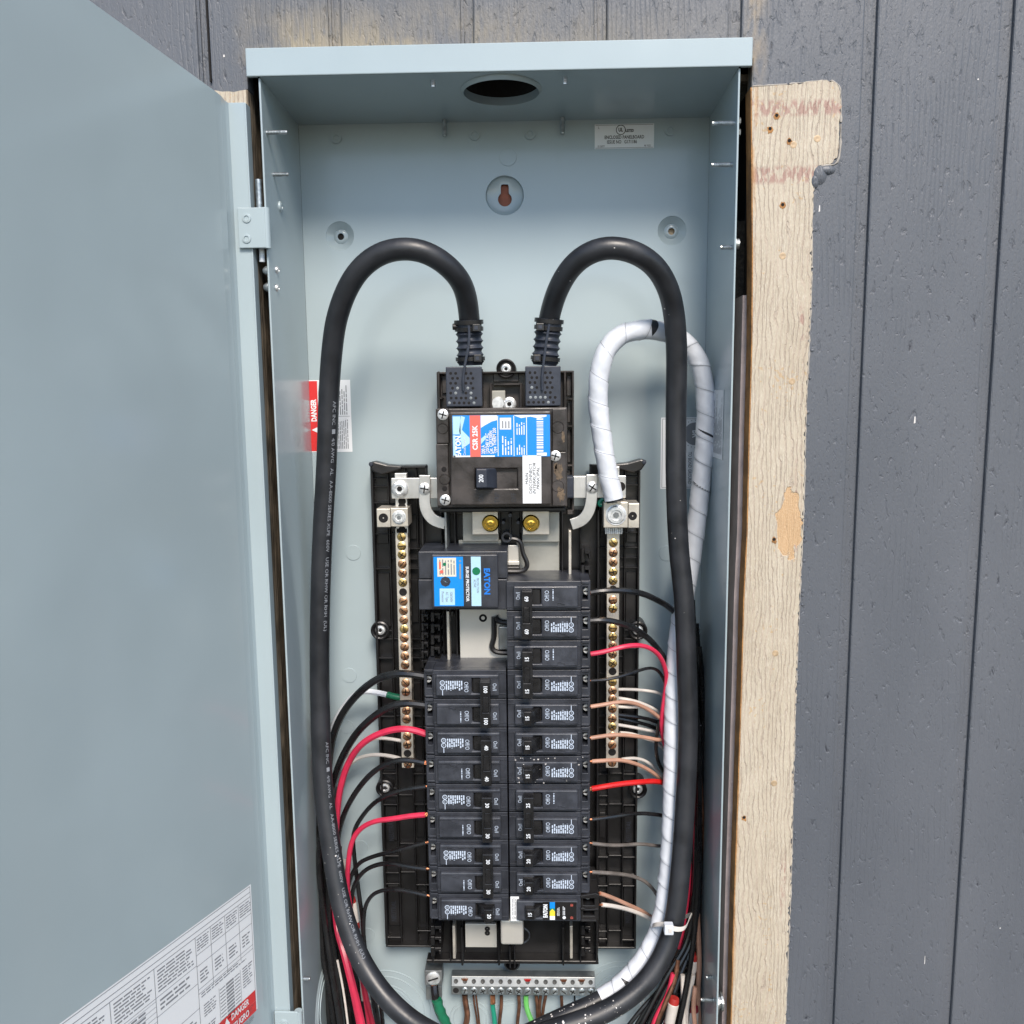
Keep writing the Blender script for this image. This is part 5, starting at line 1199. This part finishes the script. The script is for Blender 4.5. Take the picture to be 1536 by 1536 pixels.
LP = [(706, 505, .052), (704, 478, .047), (700, 447, .036), (690, 420, .024), (668, 396, .012), (640, 379, .006), (609, 373, .004), (577, 378, .006), (550, 394, .010), (528, 420, .016), (512, 455, .024), (501, 500, .034), (494, 580, .044), (490, 690, .050), (484, 800, .054), (480.5, 900, .055), (479.5, 1000, .054), (481, 1090, .050), (485, 1180, .044), (495, 1260, .035), (509, 1345, .022), (528, 1410, .010), (550, 1455, .000), (580, 1497, -.012), (618, 1532, -.022), (660, 1556, -.03), (710, 1580, -.03), (760, 1640, -.01)]
cl = thing('feeder_cable', P(706, 505, .052), 'thick black printed feeder cable looping down the left side', 'cable', 'black feeder cables')
pL = Path([P(*q) for q in LP], .004); RB = .0088
core = cable_obj(pL, RB, 'cable_jacket', CAB, 28, parent=cl)
def d_at(path, u, v, Y):
    p = P(u, v, Y); return min(range(len(path.q)), key=lambda i: (path.q[i]-p).length)
dd = pL.s[d_at(pL, 493, 596, .045)]
cable_text(pL, RB, 'AFC INC  \u25A0  4/0 AWG   AL   AA-8000 SERIES XLPE  600V   USE OR RHW OR RHH  (UL)', dd, -.80, .0048, core)
dd = pL.s[d_at(pL, 481, 1108, .05)]
cable_text(pL, RB, 'AFC INC  \u25A0  4/0 AWG   AL   AA-8000 SERIES XLPE  600V   USE OR RHW OR RHH  (UL)', dd, -.85, .0046, core)
speckle(pL, RB, pL.s[d_at(pL, 490, 1220, .04)], pL.s[d_at(pL, 545, 1445, 0)], 26, 3, core, .0006)
RPn = [(819, 505, .052), (824, 477, .047), (831, 450, .036), (845, 418, .022), (868, 389, .010), (898, 374, .004), (926, 372, .003), (955, 380, .005), (982, 399, .012), (1001, 430, .022), (1011, 470, .032), (1015, 530, .040), (1014, 620, .046), (1014, 720, .048), (1018, 820, .050), (1026, 900, .049), (1030, 1000, .046), (1032, 1090, .042), (1029, 1180, .036), (1022, 1290, .028), (1012, 1380, .018), (1000, 1420, .012), (980, 1458, .004), (948, 1492, -.004), (905, 1519, -.012), (860, 1536, -.018), (800, 1556, -.022), (740, 1600, -.02)]
cr_ = thing('feeder_cable', P(819, 505, .052), 'thick black feeder cable looping down the right side beside the taped one', 'cable', 'black feeder cables')
pR = Path([P(*q) for q in RPn], .004); core = cable_obj(pR, RB, 'cable_jacket', CAB, 28, parent=cr_)
speckle(pR, RB, .02, pR.L*.5, 10, 6, core, .0006); speckle(pR, RB, pR.L*.86, pR.L-.03, 70, 8, core, .0009)
WPn = [(922, 752, .046), (919, 738, .046), (911, 705, .046), (903, 655, .045), (897, 605, .044), (899, 560, .042), (909, 525, .042), (928, 504, .046), (955, 495, .050), (985, 495, .056), (1015, 505, .064), (1040, 527, .068), (1054, 560, .068), (1059, 610, .068), (1057, 670, .070), (1052, 720, .072), (1046, 775, .074), (1038, 835, .074), (1028, 890, .072), (1019, 940, .068), (1013, 1000, .064), (1010, 1080, .058), (1009, 1160, .052), (1006, 1250, .046), (1002, 1310, .042), (996, 1360, .037), (985, 1402, .031), (966, 1438, .024), (936, 1473, .016), (898, 1500, .008), (855, 1519, .002), (810, 1540, -.004), (770, 1560, -.006), (700, 1610, .0)]
cw = thing('neutral_cable', P(922, 752, .046), 'feeder cable wrapped in white tape, curving up from the right lug', 'cable')
pW = Path([P(*q) for q in WPn], .004); RW = .0080
dE = pW.s[d_at(pW, 899, 1500, .008)]
core = cable_obj(pW, RW-.0010, 'cable_jacket', CAB, 24, parent=cw)
def taper(d, ph):
    s = (d/.0215+ph/(2*math.pi)) % 1.0; return 1+.075*s+(.03 if s > .93 else 0)*math.sin(ph*2+d*60)+.012*math.sin(d*210+ph*2)+.008*math.sin(d*530+ph*3+1)
tape = cable_obj(pW, RW, 'white_tape', TAPE, 40, taper, .002, dE, .0011, cw)
mb = MB(); V = []; F = []; n = 0; k = 2; d = .004
while d < dE-.004:                                                  # the crisp lap edge of every turn
    ph = (2*math.pi*(-d/.0215)) % (2*math.pi); rr = RW*1.082
    V += [pW.surf(d, ph, rr), pW.surf(d+.00032, ph, rr)]; n += 1; d += .0006
F = [(2*i, 2*i+2, 2*i+3, 2*i+1) for i in range(n-1)]
build(MB().add(V, F), 'tape_edge', GINK, tape, smooth=True)
def gap(path, d, ph0, pts, r):
    mb = MB(); path.wrap(mb, pts, [tuple(range(len(pts)))], d, ph0, r*1.075); build(mb, 'tape_gap', CAB, tape)
def strip_gap(d, ph0, ph1, sl, w0, w1):
    mb = MB(); n = 10; vs = []
    for i in range(n+1): ph = ph0+(ph1-ph0)*i/n; w_ = w0+(w1-w0)*math.sin(math.pi*min(1, (i/n)*.9+.1)); vs.append((d+sl*i/n, ph, w_))
    V = [pW.surf(a-w_/2, ph, RW*1.072) for a, ph, w_ in vs]+[pW.surf(a+w_/2, ph, RW*1.072) for a, ph, w_ in vs]
    mb.add(V, [(i, i+1, n+2+i, n+1+i) for i in range(n)]); build(mb, 'tape_gap', CAB, tape, smooth=True)
i = pW.s[d_at(pW, 980, 492, .054)]; strip_gap(i, -1.3, .7, -.003, .0004, .006)
i = pW.s[d_at(pW, 1058, 655, .07)]; strip_gap(i, -1.2, 1.2, -.009, .0003, .0022)
i = pW.s[d_at(pW, 1050, 740, .072)]; strip_gap(i, -1.2, 1.2, -.009, .0003, .0018)
i = pW.s[d_at(pW, 941, 1470, .017)]; strip_gap(i, -1.4, 1.0, .004, .0004, .005)
speckle(pW, RW-.001, dE+.003, pW.L-.03, 150, 12, core, .0010, 1.5)
# white cable tie round the two cables
tc_ = P(1008, 1392, .022); t1 = (P(1013, 1380, .018)-P(1000, 1420, .012)).normalized()
tie = thing('cable_tie', tc_, 'white cable tie binding the taped and black cables', 'cable tie')
pc = [P(978, 1391, .045), P(982, 1388, .024), P(995, 1386, .016), P(1006, 1391, .006), P(1016, 1394, .004), P(1028, 1391, .008), P(1033, 1378, .018), P(1034, 1372, .034), P(1010, 1384, .052), P(985, 1390, .054), P(978, 1391, .045)]
pp = Path(pc, .0015); mb = MB(); V = []; n = len(pp.q)
for i in range(n):
    t, nn, bb = pp.fr[i]; s = t1
    c = P(1008, 1392, .03); out = (pp.q[i]-c); out = (out-s*out.dot(s)).normalized(); V += [pp.q[i]-s*.0021, pp.q[i]+s*.0021, pp.q[i]+s*.0021+out*.0012, pp.q[i]-s*.0021+out*.0012]
F = []
for i in range(n-1): F += [(4*i+k, 4*i+(k+1) % 4, 4*(i+1)+(k+1) % 4, 4*(i+1)+k) for k in range(4)]
mb.add(V, F); build(mb, 'strap', WWHT, tie, bevel=.0003)
h = P(1003, 1393, .002); mb = MB(); mb.box(h.x-.0040, h.x+.0040, h.y-.003, h.y+.004, h.z-.0045, h.z+.0045); build(mb, 'tie_head', TAPE, tie, bevel=.0009); mb = MB(); mb.box(h.x-.0006, h.x+.0022, h.y-.0034, h.y-.0029, h.z-.002, h.z+.002); build(mb, 'tie_slot', WWHT, tie, bevel=.0003)

# ---------------------------------------------------------------- branch wires
def wire(pts, r, m_, label, group, tip=None, name='wire', n=8):
    q = [P(*a) for a in pts]; o0 = q[0]
    path = Path([a-o0 for a in q], .003, it=3); mb = path.tube(r, n); me = mb.mesh(name, True)
    o = put(name, me, m_); o.location = o0; tag(o, label, 'wire', group)
    if tip:
        d = (path.q[0]-path.q[1]).normalized(); mb = MB()
        k = 7 if r > .0022 else 1
        for i in range(k):
            a = i*6.283/6; t = d.orthogonal().normalized(); b = d.cross(t); of = (t*math.cos(a)+b*math.sin(a))*r*.5 if i else Vector((0, 0, 0))
            mb.cyl(of, d, r*(.22 if k > 1 else .5), tip, 6)
        q = put('bare_tip', mb.mesh('bare_tip'), COP, o)
        if k > 1: q['kind'] = 'stuff'
    return o
GL, GRt, GN = 'wires from the left breakers', 'wires from the right breakers', 'wires from the right neutral bar'
yt = .034
wire([(641, 1015, yt), (615, 1011, .034), (590, 1011, .036), (562, 1021, .046), (535, 1043, .060), (513, 1072, .072), (500, 1104, .080), (494, 1140, .084), (490, 1200, .086), (487, 1290, .084), (492, 1400, .076), (500, 1600, .07)], .0034, WBLK, 'thick black wire from the upper pole of the hundred amp breaker', GL, .006)
wire([(641, 1058, yt), (615, 1055, .034), (590, 1058, .037), (562, 1074, .048), (535, 1100, .060), (514, 1135, .070), (502, 1168, .078), (496, 1200, .082), (493, 1300, .084), (498, 1400, .078), (506, 1600, .07)], .0034, WBLK, 'thick black wire from the lower pole of the hundred amp breaker', GL, .006)
wire([(639, 1101, yt), (625, 1096, .034), (600, 1093, .034), (568, 1101, .042), (541, 1118, .052), (522, 1146, .060), (511, 1180, .064), (506, 1215, .066), (503, 1270, .068), (505, 1330, .072), (512, 1400, .062), (521, 1450, .050), (532, 1500, .046), (543, 1560, .044), (548, 1620, .05)], .0030, WRED, 'thick pinkish red wire from the forty amp breaker', GL, .004)
wire([(637, 1144, yt), (615, 1140, .035), (590, 1142, .038), (560, 1158, .050), (534, 1188, .062), (516, 1222, .072), (507, 1255, .078), (504, 1300, .082), (508, 1400, .078), (512, 1600, .07)], .0026, WBLK, 'black wire from the lower pole of the forty amp breaker', GL, .003)
wire([(639, 1180, yt), (615, 1183, .036), (590, 1189, .040), (562, 1204, .052), (541, 1228, .062), (530, 1252, .066), (532, 1290, .068), (537, 1330, .068), (543, 1375, .066), (547, 1420, .064), (556, 1480, .060), (566, 1540, .058), (575, 1620, .055)], .0021, WBLK, 'thin black wire from the top pole of the upper thirty amp breaker', GL, .003)
wire([(638, 1222, yt), (615, 1224, .036), (590, 1228, .038), (562, 1232, .046), (541, 1243, .052), (528, 1262, .056), (523, 1290, .058), (521, 1325, .060), (525, 1360, .060), (533, 1400, .060), (540, 1450, .062), (550, 1510, .060), (562, 1600, .058)], .0024, WRED, 'pinkish red wire from the upper thirty amp breaker', GL, .003)
wire([(639, 1264, yt), (615, 1270, .037), (590, 1277, .044), (562, 1284, .054), (540, 1294, .062), (528, 1312, .068), (520, 1345, .072), (520, 1420, .074), (528, 1600, .07)], .0020, WBLK, 'thin black wire from the top pole of the lower thirty amp breaker', GL, .003)
wire([(640, 1303, yt), (615, 1300, .037), (590, 1295, .042), (566, 1297, .052), (546, 1307, .060), (533, 1325, .066), (527, 1350, .070), (524, 1420, .074), (534, 1600, .07)], .0021, WBLK, 'thin black wire from the bottom pole of the lower thirty amp breaker', GL, .003)
wire([(641, 1343, yt), (620, 1338, .037), (595, 1334, .042), (568, 1337, .052), (552, 1350, .058), (546, 1372, .062), (546, 1410, .062), (553, 1460, .060), (566, 1520, .058), (580, 1620, .055)], .0019, WBLK, 'thin black wire from the bottom left twenty amp breaker', GL, .003)
o = wire([(603, 1047, .072), (592, 1045, .072), (580, 1042, .074), (560, 1038, .076), (540, 1038, .080), (524, 1050, .086), (508, 1072, .092), (498, 1095, .096), (490, 1150, .098), (488, 1300, .098)], .0027, TAPE, 'white taped wire with green end into the left neutral bar', 'neutral wires on the left')
pth = Path([P(*q)-o.location for q in ((601, 1046.5, .072), (592, 1045, .072), (581, 1042, .074))], .002); put('green_band', pth.tube(.0030, 10).mesh('green_band', True), GTAPE, o)
wire([(606, 1112, .070), (590, 1109, .074), (570, 1107, .078), (550, 1112, .082), (532, 1124, .086), (514, 1140, .090), (500, 1170, .094), (494, 1300, .095)], .0016, WWHT, 'thin white wire behind the forty amp breaker red wire, upper one', 'neutral wires on the left')
wire([(606, 1140, .070), (595, 1136, .074), (570, 1132, .078), (548, 1134, .082), (530, 1142, .084), (518, 1156, .088), (508, 1185, .090), (500, 1300, .095)], .0018, WWHT, 'thin white wire from the lowest left neutral bar screw', 'neutral wires on the left')
# right side
wire([(886, 889, yt), (905, 886, .034), (935, 886, .038), (962, 890, .046), (985, 900, .056), (1005, 912, .066), (1020, 930, .076), (1035, 970, .084), (1042, 1050, .086), (1046, 1200, .082), (1048, 1400, .078), (1030, 1600, .07)], .0027, WBLK, 'thick black wire from the top pole of the sixty amp breaker', GRt, .004)
wire([(885, 931, yt), (905, 930, .034), (928, 934, .040), (952, 943, .050), (975, 960, .060), (993, 982, .068), (1005, 1002, .074), (1020, 1040, .082), (1034, 1110, .088), (1042, 1250, .086), (1040, 1400, .08), (1020, 1600, .07)], .0027, WBLK, 'thick black wire from the lower pole of the sixty amp breaker', GRt, .004)
wire([(886, 981, yt), (905, 978, .034), (935, 970, .036), (960, 968, .042), (980, 975, .050), (993, 990, .056), (1000, 1015, .060), (997, 1045, .062), (993, 1075, .062), (993, 1095, .064), (998, 1120, .068), (1010, 1150, .076), (1028, 1250, .082), (1034, 1320, .080), (1015, 1450, .074), (985, 1600, .06)], .0021, WRED, 'pink wire from the upper right double fifteen breaker', GRt, .003)
wire([(886, 1021, yt), (905, 1020, .036), (930, 1015, .040), (955, 1007, .048), (972, 1002, .054), (985, 1004, .060), (993, 1014, .066), (1003, 1040, .074), (1020, 1100, .086), (1040, 1250, .09), (1040, 1500, .08)], .0015, WBLK, 'thin black wire arching from the double fifteen amp breaker', GRt, .003)
wire([(886, 1060, yt), (905, 1057, .036), (930, 1053, .040), (952, 1055, .048), (972, 1064, .056), (988, 1076, .064), (1005, 1095, .074), (1030, 1180, .088), (1052, 1350, .09), (1050, 1600, .08)], .0018, WTAN, 'tan wire from the first single fifteen amp breaker', GRt, .003)
wire([(886, 1107, yt), (905, 1104, .036), (930, 1102, .042), (960, 1105, .052), (985, 1110, .062), (1005, 1120, .074), (1035, 1220, .09), (1050, 1400, .09), (1045, 1600, .08)], .0018, WTAN, 'tan wire from the middle single fifteen amp breaker', GRt, .003)
wire([(888, 1142, yt), (905, 1141, .036), (930, 1140, .044), (955, 1146, .054), (975, 1156, .062), (990, 1168, .068), (1003, 1185, .076), (1030, 1260, .09), (1040, 1600, .08)], .0018, WTAN, 'tan wire from the dust speckled breaker', GRt, .003)
wire([(888, 1183, yt), (905, 1180, .034), (930, 1176, .038), (960, 1173, .046), (985, 1172, .056), (1002, 1178, .066), (1020, 1200, .078), (1040, 1300, .088), (1035, 1600, .08)], .0024, WSCR, 'scarlet wire from the twenty five amp breaker', GRt, .003)
wire([(888, 1229, yt), (905, 1227, .036), (930, 1223, .042), (960, 1220, .052), (985, 1222, .060), (1000, 1228, .070), (1025, 1270, .086), (1040, 1600, .08)], .0018, WBLK, 'thin black wire from the lower pole of the twenty five amp breaker', GRt, .003)
wire([(888, 1265, yt), (905, 1267, .036), (930, 1268, .044), (960, 1266, .054), (985, 1269, .064), (1005, 1276, .074), (1030, 1340, .088), (1035, 1600, .08)], .0016, WGRY, 'grey wire from the upper of the right twenty amp breakers', GRt, .003)
wire([(888, 1308, yt), (905, 1309, .036), (930, 1311, .044), (952, 1315, .052), (970, 1324, .060), (984, 1340, .068), (995, 1362, .074), (1015, 1420, .08), (1010, 1600, .07)], .0017, WGRY, 'grey wire from the lower of the right twenty amp breakers', GRt, .003)
wire([(900, 1340, .03), (915, 1345, .036), (940, 1356, .048), (962, 1366, .060), (980, 1378, .070), (1000, 1400, .078), (1010, 1600, .07)], .0018, WTAN, 'tan wire from the breaker with the coloured band', GRt, .003)
wire([(903, 1357, .03), (920, 1359, .036), (945, 1365, .050), (965, 1373, .060), (985, 1385, .070), (1000, 1410, .078), (1000, 1600, .07)], .0019, WWHT, 'white wire from the breaker with the coloured band', GRt, .003)
for pts, r, m_, l_ in (([(926, 1034, .072), (945, 1034, .074), (970, 1036, .078), (992, 1041, .084), (1015, 1060, .09)], .0014, WWHT, 'top white wire out of the right neutral bar'),
    ([(926, 1047, .072), (945, 1050, .070), (965, 1056, .074), (985, 1066, .080), (1010, 1085, .09)], .0016, WWHT, 'white wire just above the tan wire at the right neutral bar'),
    ([(926, 1060, .074), (945, 1061, .078), (965, 1061, .082), (985, 1070, .088), (1010, 1090, .092)], .0014, WWHT, 'short white wire tucked under the first tan wire'),
    ([(926, 1072, .072), (945, 1074, .074), (970, 1078, .078), (990, 1085, .084), (1015, 1100, .09)], .0018, WBLK, 'black wire on the right neutral bar, upper of two'),
    ([(926, 1077, .076), (945, 1081, .078), (970, 1087, .082), (990, 1095, .088), (1015, 1110, .094)], .0018, WBLK, 'black wire on the right neutral bar, lower of two'),
    ([(926, 1087, .072), (945, 1090, .074), (970, 1095, .078), (992, 1100, .084), (1015, 1110, .09)], .0015, WWHT, 'white wire below the two black ones at the right neutral bar'),
    ([(930, 1099, .074), (945, 1100, .078), (970, 1108, .082), (985, 1114, .086), (996, 1124, .09), (1015, 1145, .094)], .0015, WWHT, 'white wire crossing under the second tan wire'),
    ([(932, 1139, .074), (950, 1137, .078), (968, 1141, .082), (982, 1152, .086), (996, 1170, .09), (1010, 1195, .094)], .0015, WWHT, 'white wire behind the lowest right neutral bar screw'),
    ([(990, 1078, .066), (986, 1098, .066), (984, 1120, .068), (987, 1142, .072), (996, 1160, .078), (1010, 1185, .088)], .0017, WBLK, 'small black wire looping beside the white taped cable')):
    wire(pts, r, m_, l_, GN)
# bundle down the left, beside the cable
r = random.Random(21)
for i, (u0, v0, u1, u2, Y, rr, m_) in enumerate(((470, 1150, 476, 490, .088, .0030, WBLK), (472, 1120, 483, 500, .094, .0030, WBLK), (476, 1120, 492, 510, .090, .0032, WBLK), (468, 1180, 478, 496, .080, .0028, WBLK), (480, 1150, 500, 520, .086, .0030, WBLK), (474, 1200, 488, 507, .074, .0030, WBLK), (490, 1180, 506, 527, .084, .0026, WBLK), (486, 1200, 499, 515, .070, .0026, WBLK), (496, 1240, 510, 534, .080, .0022, WBLK))):
    wire([(u0+6, v0-60, Y+.004), (u0, v0, Y), (u0+(u1-u0)*.35+r.random()*2, v0+100, Y), (u1-5, 1380, Y-.004), (u1+2, 1430, Y-.006), (u2-7, 1490, Y-.010), (u2, 1550, Y-.012), (u2+4, 1640, Y)], rr, m_, 'one of the black wires bundled down left of the cable', 'black wires bundled on the left')
for i, (u0, v0, u1, u2, Y) in enumerate(((474, 1260, 484, 503, .068), (484, 1290, 497, 518, .076), (492, 1300, 508, 540, .088), (478, 1300, 494, 511, .060), (505, 1330, 520, 548, .090))):
    wire([(u0+4, v0-60, Y+.006), (u0, v0, Y), (u0+(u1-u0)*.5, v0+70, Y), (u1, 1430, Y-.004), (u2-8, 1490, Y-.008), (u2, 1550, Y-.010), (u2+4, 1640, Y)], .0027, WBLK, 'one of the black wires bundled down left of the cable', 'black wires bundled on the left')
wire([(500, 1330, .078), (506, 1390, .062), (514, 1420, .050), (524, 1460, .040), (534, 1500, .036), (543, 1540, .034), (552, 1600, .036)], .0036, WRED, 'thick pinkish red wire lowest in the left bundle', 'red wires low on the left')
wire([(530, 1410, .066), (540, 1450, .058), (548, 1490, .054), (560, 1540, .052), (575, 1600, .05)], .0024, WDRD, 'dusty red wire beside the thick red one at lower left', 'red wires low on the left')
wire([(506, 1440, .060), (514, 1480, .056), (521, 1530, .054), (528, 1600, .05)], .0011, WWHT, 'thin whitish wire between the black and red bundles', 'pale wires at lower left')
wire([(555, 1500, .098), (575, 1512, .097), (597, 1530, .095), (620, 1560, .09)], .0024, WWHT, 'white wire passing low behind the left cable', 'pale wires at lower left')
wire([(516, 1290, .092), (524, 1330, .090), (531, 1370, .088), (536, 1400, .086), (545, 1500, .08)], .0022, WWHT, 'pale wire rising behind the pinkish red wire', 'pale wires at lower left')
wire([(564, 1465, .070), (570, 1500, .068), (577, 1560, .066), (582, 1620, .066)], .0020, WBLK, 'lone black wire dropping under the left cable', 'black wires at lower left')
def nut(pts, r, m1, m2, label):
    q = [P(*a) for a in pts]; t = thing('wire_connector', q[0], label, 'wire connector', 'wire connectors')
    d = (q[1]-q[0]); L = d.length; d.normalize(); o = q[0]; mb = MB()
    mb.lathe(o+d*L*.18, d, [(r*.9, 0), (r, L*.02), (r*.96, L*.6), (r*.9, L*.62)], 14); build(mb, 'sleeve', m1, t, smooth=True)
    mb = MB(); mb.lathe(o, d, [(0, 0), (r*.8, .0002), (r*.93, L*.1), (r*.93, L*.18)], 14); build(mb, 'cap', m2, t, smooth=True)
    mb = MB(); mb.lathe(o+d*L*.80, d, [(r*.93, 0), (r*.80, L*.2), (0, L*.2)], 14); build(mb, 'skirt', m2, t, smooth=True)
nut([(1041, 1430, .066), (1037, 1476, .068)], .0050, WWHT, CAPR, 'white and red wire connector among the right bundle')
nut([(1012, 1496, .048), (1002, 1545, .044)], .0052, WWHT, CAPR, 'white and red wire connector lowest at right of the cable')
nut([(1040, 1506, .062), (1038, 1560, .060)], .0055, WWHT, WDRD, 'dark red and white connector behind the tan wires')
nut([(528, 1345, .080), (536, 1392, .078)], .0034, WWHT, CAPR, 'small red and white connector behind the left cable')
# bundle down the right
for i, (u, Y, rr, m_) in enumerate(((1044, .082, .0028, WBLK), (1050, .088, .0028, WBLK), (1055, .084, .0024, WBLK), (1058, .092, .0026, WBLK), (1047, .094, .0028, WBLK), (1040, .090, .0028, WBLK), (1052, .076, .0022, WBLK), (1045, .074, .0022, WBLK))):
    wire([(u-6, 900+i*35, Y+.004), (u-1, 1010+i*12, Y), (u+1, 1150, Y), (u, 1270, Y-.002), (u-4, 1350, Y-.006), (u-14, 1410, Y-.012), (u-28-i*2, 1460, Y-.02), (u-48-i*3, 1510, Y-.026), (u-70-i*3, 1560, Y-.03), (u-90, 1620, Y-.03)], rr, m_, 'black wire in the bundle between the right cable and wall', 'black wires bundled on the right')
wire([(1036, 1190, .080), (1042, 1240, .076), (1043, 1290, .074), (1040, 1335, .076), (1034, 1390, .080)], .0020, WDRD, 'dark red wire showing beside the right cable', 'red wires on the right')
wire([(1010, 1460, .052), (1003, 1490, .048), (993, 1510, .044), (982, 1532, .042), (972, 1570, .04)], .0025, WRED, 'pinkish red wire fanning out at lower right', 'red wires on the right')
for pts, l_ in (([(1052, 1300, .086), (1057, 1345, .078), (1061, 1390, .072), (1060, 1430, .070), (1056, 1480, .070), (1058, 1540, .070), (1060, 1620, .07)], 'tan wire nearest the right enclosure wall'),
                ([(1046, 1370, .070), (1048, 1410, .064), (1049, 1450, .062), (1047, 1490, .062), (1049, 1540, .062), (1052, 1620, .062)], 'tan wire beside the white and red connector')):
    wire(pts, .0024, WTAN, l_, 'tan wires at lower right')
for pts, l_, m_ in (([(1056, 1180, .094), (1060, 1250, .090), (1063, 1330, .086), (1065, 1400, .082), (1063, 1470, .078), (1064, 1540, .078), (1064, 1620, .078)], 'brown wire hugging the right enclosure wall', WBRN),
                ([(1043, 1480, .052), (1040, 1510, .048), (1043, 1545, .046), (1046, 1620, .046)], 'tan wire left of the two long tan ones', WTAN),
                ([(1017, 1440, .056), (1012, 1470, .050), (1000, 1500, .044), (985, 1536, .040), (975, 1580, .038)], 'brown wire fanning left under the right cable', WBRN)):
    wire(pts, .0022, m_, l_, 'tan wires at lower right')
for i, (u, Y) in enumerate(((1060, .100), (1057, .078), (1048, .068), (1053, .098), (1036, .096))):
    wire([(u-4, 1000+i*30, Y+.003), (u, 1120, Y), (u+1, 1260, Y), (u-3, 1360, Y-.004), (u-10, 1430, Y-.010), (u-20, 1490, Y-.016), (u-32, 1550, Y-.02), (u-44, 1620, Y-.02)], .0026, WBLK, 'black wire in the bundle between the right cable and wall', 'black wires bundled on the right')
wire([(1050, 1150, .070), (1054, 1210, .070), (1056, 1290, .072), (1052, 1340, .074)], .0013, WBRN, 'thin brown wire along the right bundle', 'tan wires at lower right')
for pts, l_ in (([(1024, 1462, .058), (1025, 1500, .054), (1026, 1550, .052), (1026, 1620, .05)], 'white wire left of the red and white connectors'),
                ([(1040, 1462, .060), (1036, 1485, .058), (1030, 1515, .058), (1028, 1580, .058)], 'white wire leaving the upper connector')):
    wire(pts, .0022, WWHT, l_, 'white wires at lower right')
for i, (u, v, u2) in enumerate(((1000, 1470, 950), (1012, 1478, 975), (1018, 1470, 996), (992, 1480, 930), (1020, 1500, 1012))):
    wire([(u+12, v-30, .066), (u, v, .060), ((u+u2)/2, v+35, .054), (u2, v+75, .05)], .0021, WBLK if i != 1 else WBRN, 'black wire fanning under the right cable' if i != 1 else 'brown wire fanning under the right cable', 'wires fanning at the bottom right')
# wires below the ground bar
GG = 'wires under the ground bar'
for pts, r_, m_, l_ in (
    ([(697, 1492, .098), (699, 1510, .096), (702, 1525, .094), (697, 1545, .09), (694, 1600, .09)], .0029, WBRN, 'stranded copper wire under the left of the ground bar'),
    ([(710, 1493, .098), (712, 1510, .097), (716, 1535, .096), (718, 1600, .095)], .0010, WBRN, 'bare copper wire beside the stranded one, left of a pair'),
    ([(714, 1493, .099), (716, 1510, .098), (719, 1535, .097), (722, 1600, .096)], .0010, WBRN, 'bare copper wire right of its close pair'),
    ([(738, 1493, .098), (739, 1510, .096), (742, 1535, .094), (744, 1600, .09)], .0024, WGRN, 'teal green wire with bare copper top under the ground bar'),
    ([(752, 1493, .098), (752, 1512, .097), (749, 1535, .096), (748, 1600, .095)], .0018, WBRN, 'brown wire right of the teal one'),
    ([(778, 1493, .098), (779, 1512, .097), (776, 1535, .096), (774, 1600, .095)], .0018, WBRN, 'dark brown wire left of the light green one'),
    ([(789, 1493, .096), (789, 1508, .094), (793, 1522, .091), (800, 1540, .088), (804, 1600, .088)], .0026, WLGR, 'light green wire bending under the ground bar'),
    ([(804, 1493, .098), (806, 1510, .096), (807, 1560, .094)], .0018, WBRN, 'leftmost copper wire of the crossing three'),
    ([(811, 1493, .098), (809, 1515, .095), (812, 1560, .092)], .0016, WBRN, 'middle copper wire of the crossing three'),
    ([(819, 1493, .098), (815, 1512, .095), (811, 1560, .092)], .0016, WBRN, 'rightmost copper wire of the crossing three'),
    ([(842, 1493, .098), (843, 1510, .096), (842, 1560, .094)], .0016, WBRN, 'single copper wire above the speckled cable'),
    ([(862, 1493, .098), (862, 1510, .097), (862, 1540, .096)], .0009, WBLK, 'fine dark wire near the right of the ground bar')):
    wire(pts, r_, m_, l_, GG)
gw = wire([(651, 1478, .086), (652, 1492, .082), (655, 1508, .080), (661, 1524, .080), (670, 1540, .08), (690, 1600, .08)], .0042, WBLK, 'black wire with green tape clamped in the ground lug', GG, .004)
pth = Path([P(*q)-gw.location for q in ((655, 1499, .0785), (659, 1513, .0785), (665, 1527, .079), (674, 1545, .08))], .002); put('green_tape', pth.tube(.0048, 14, rf=lambda d, ph: 1+.12*math.sin(d*600+ph*2)*math.sin(ph)).mesh('green_tape', True), GTAPE, gw)
o = wire([(739, 1492, .0955), (739, 1499, .0950), (739.5, 1505, .0945)], .0026, COP, 'bare copper top of the teal green wire', GG)
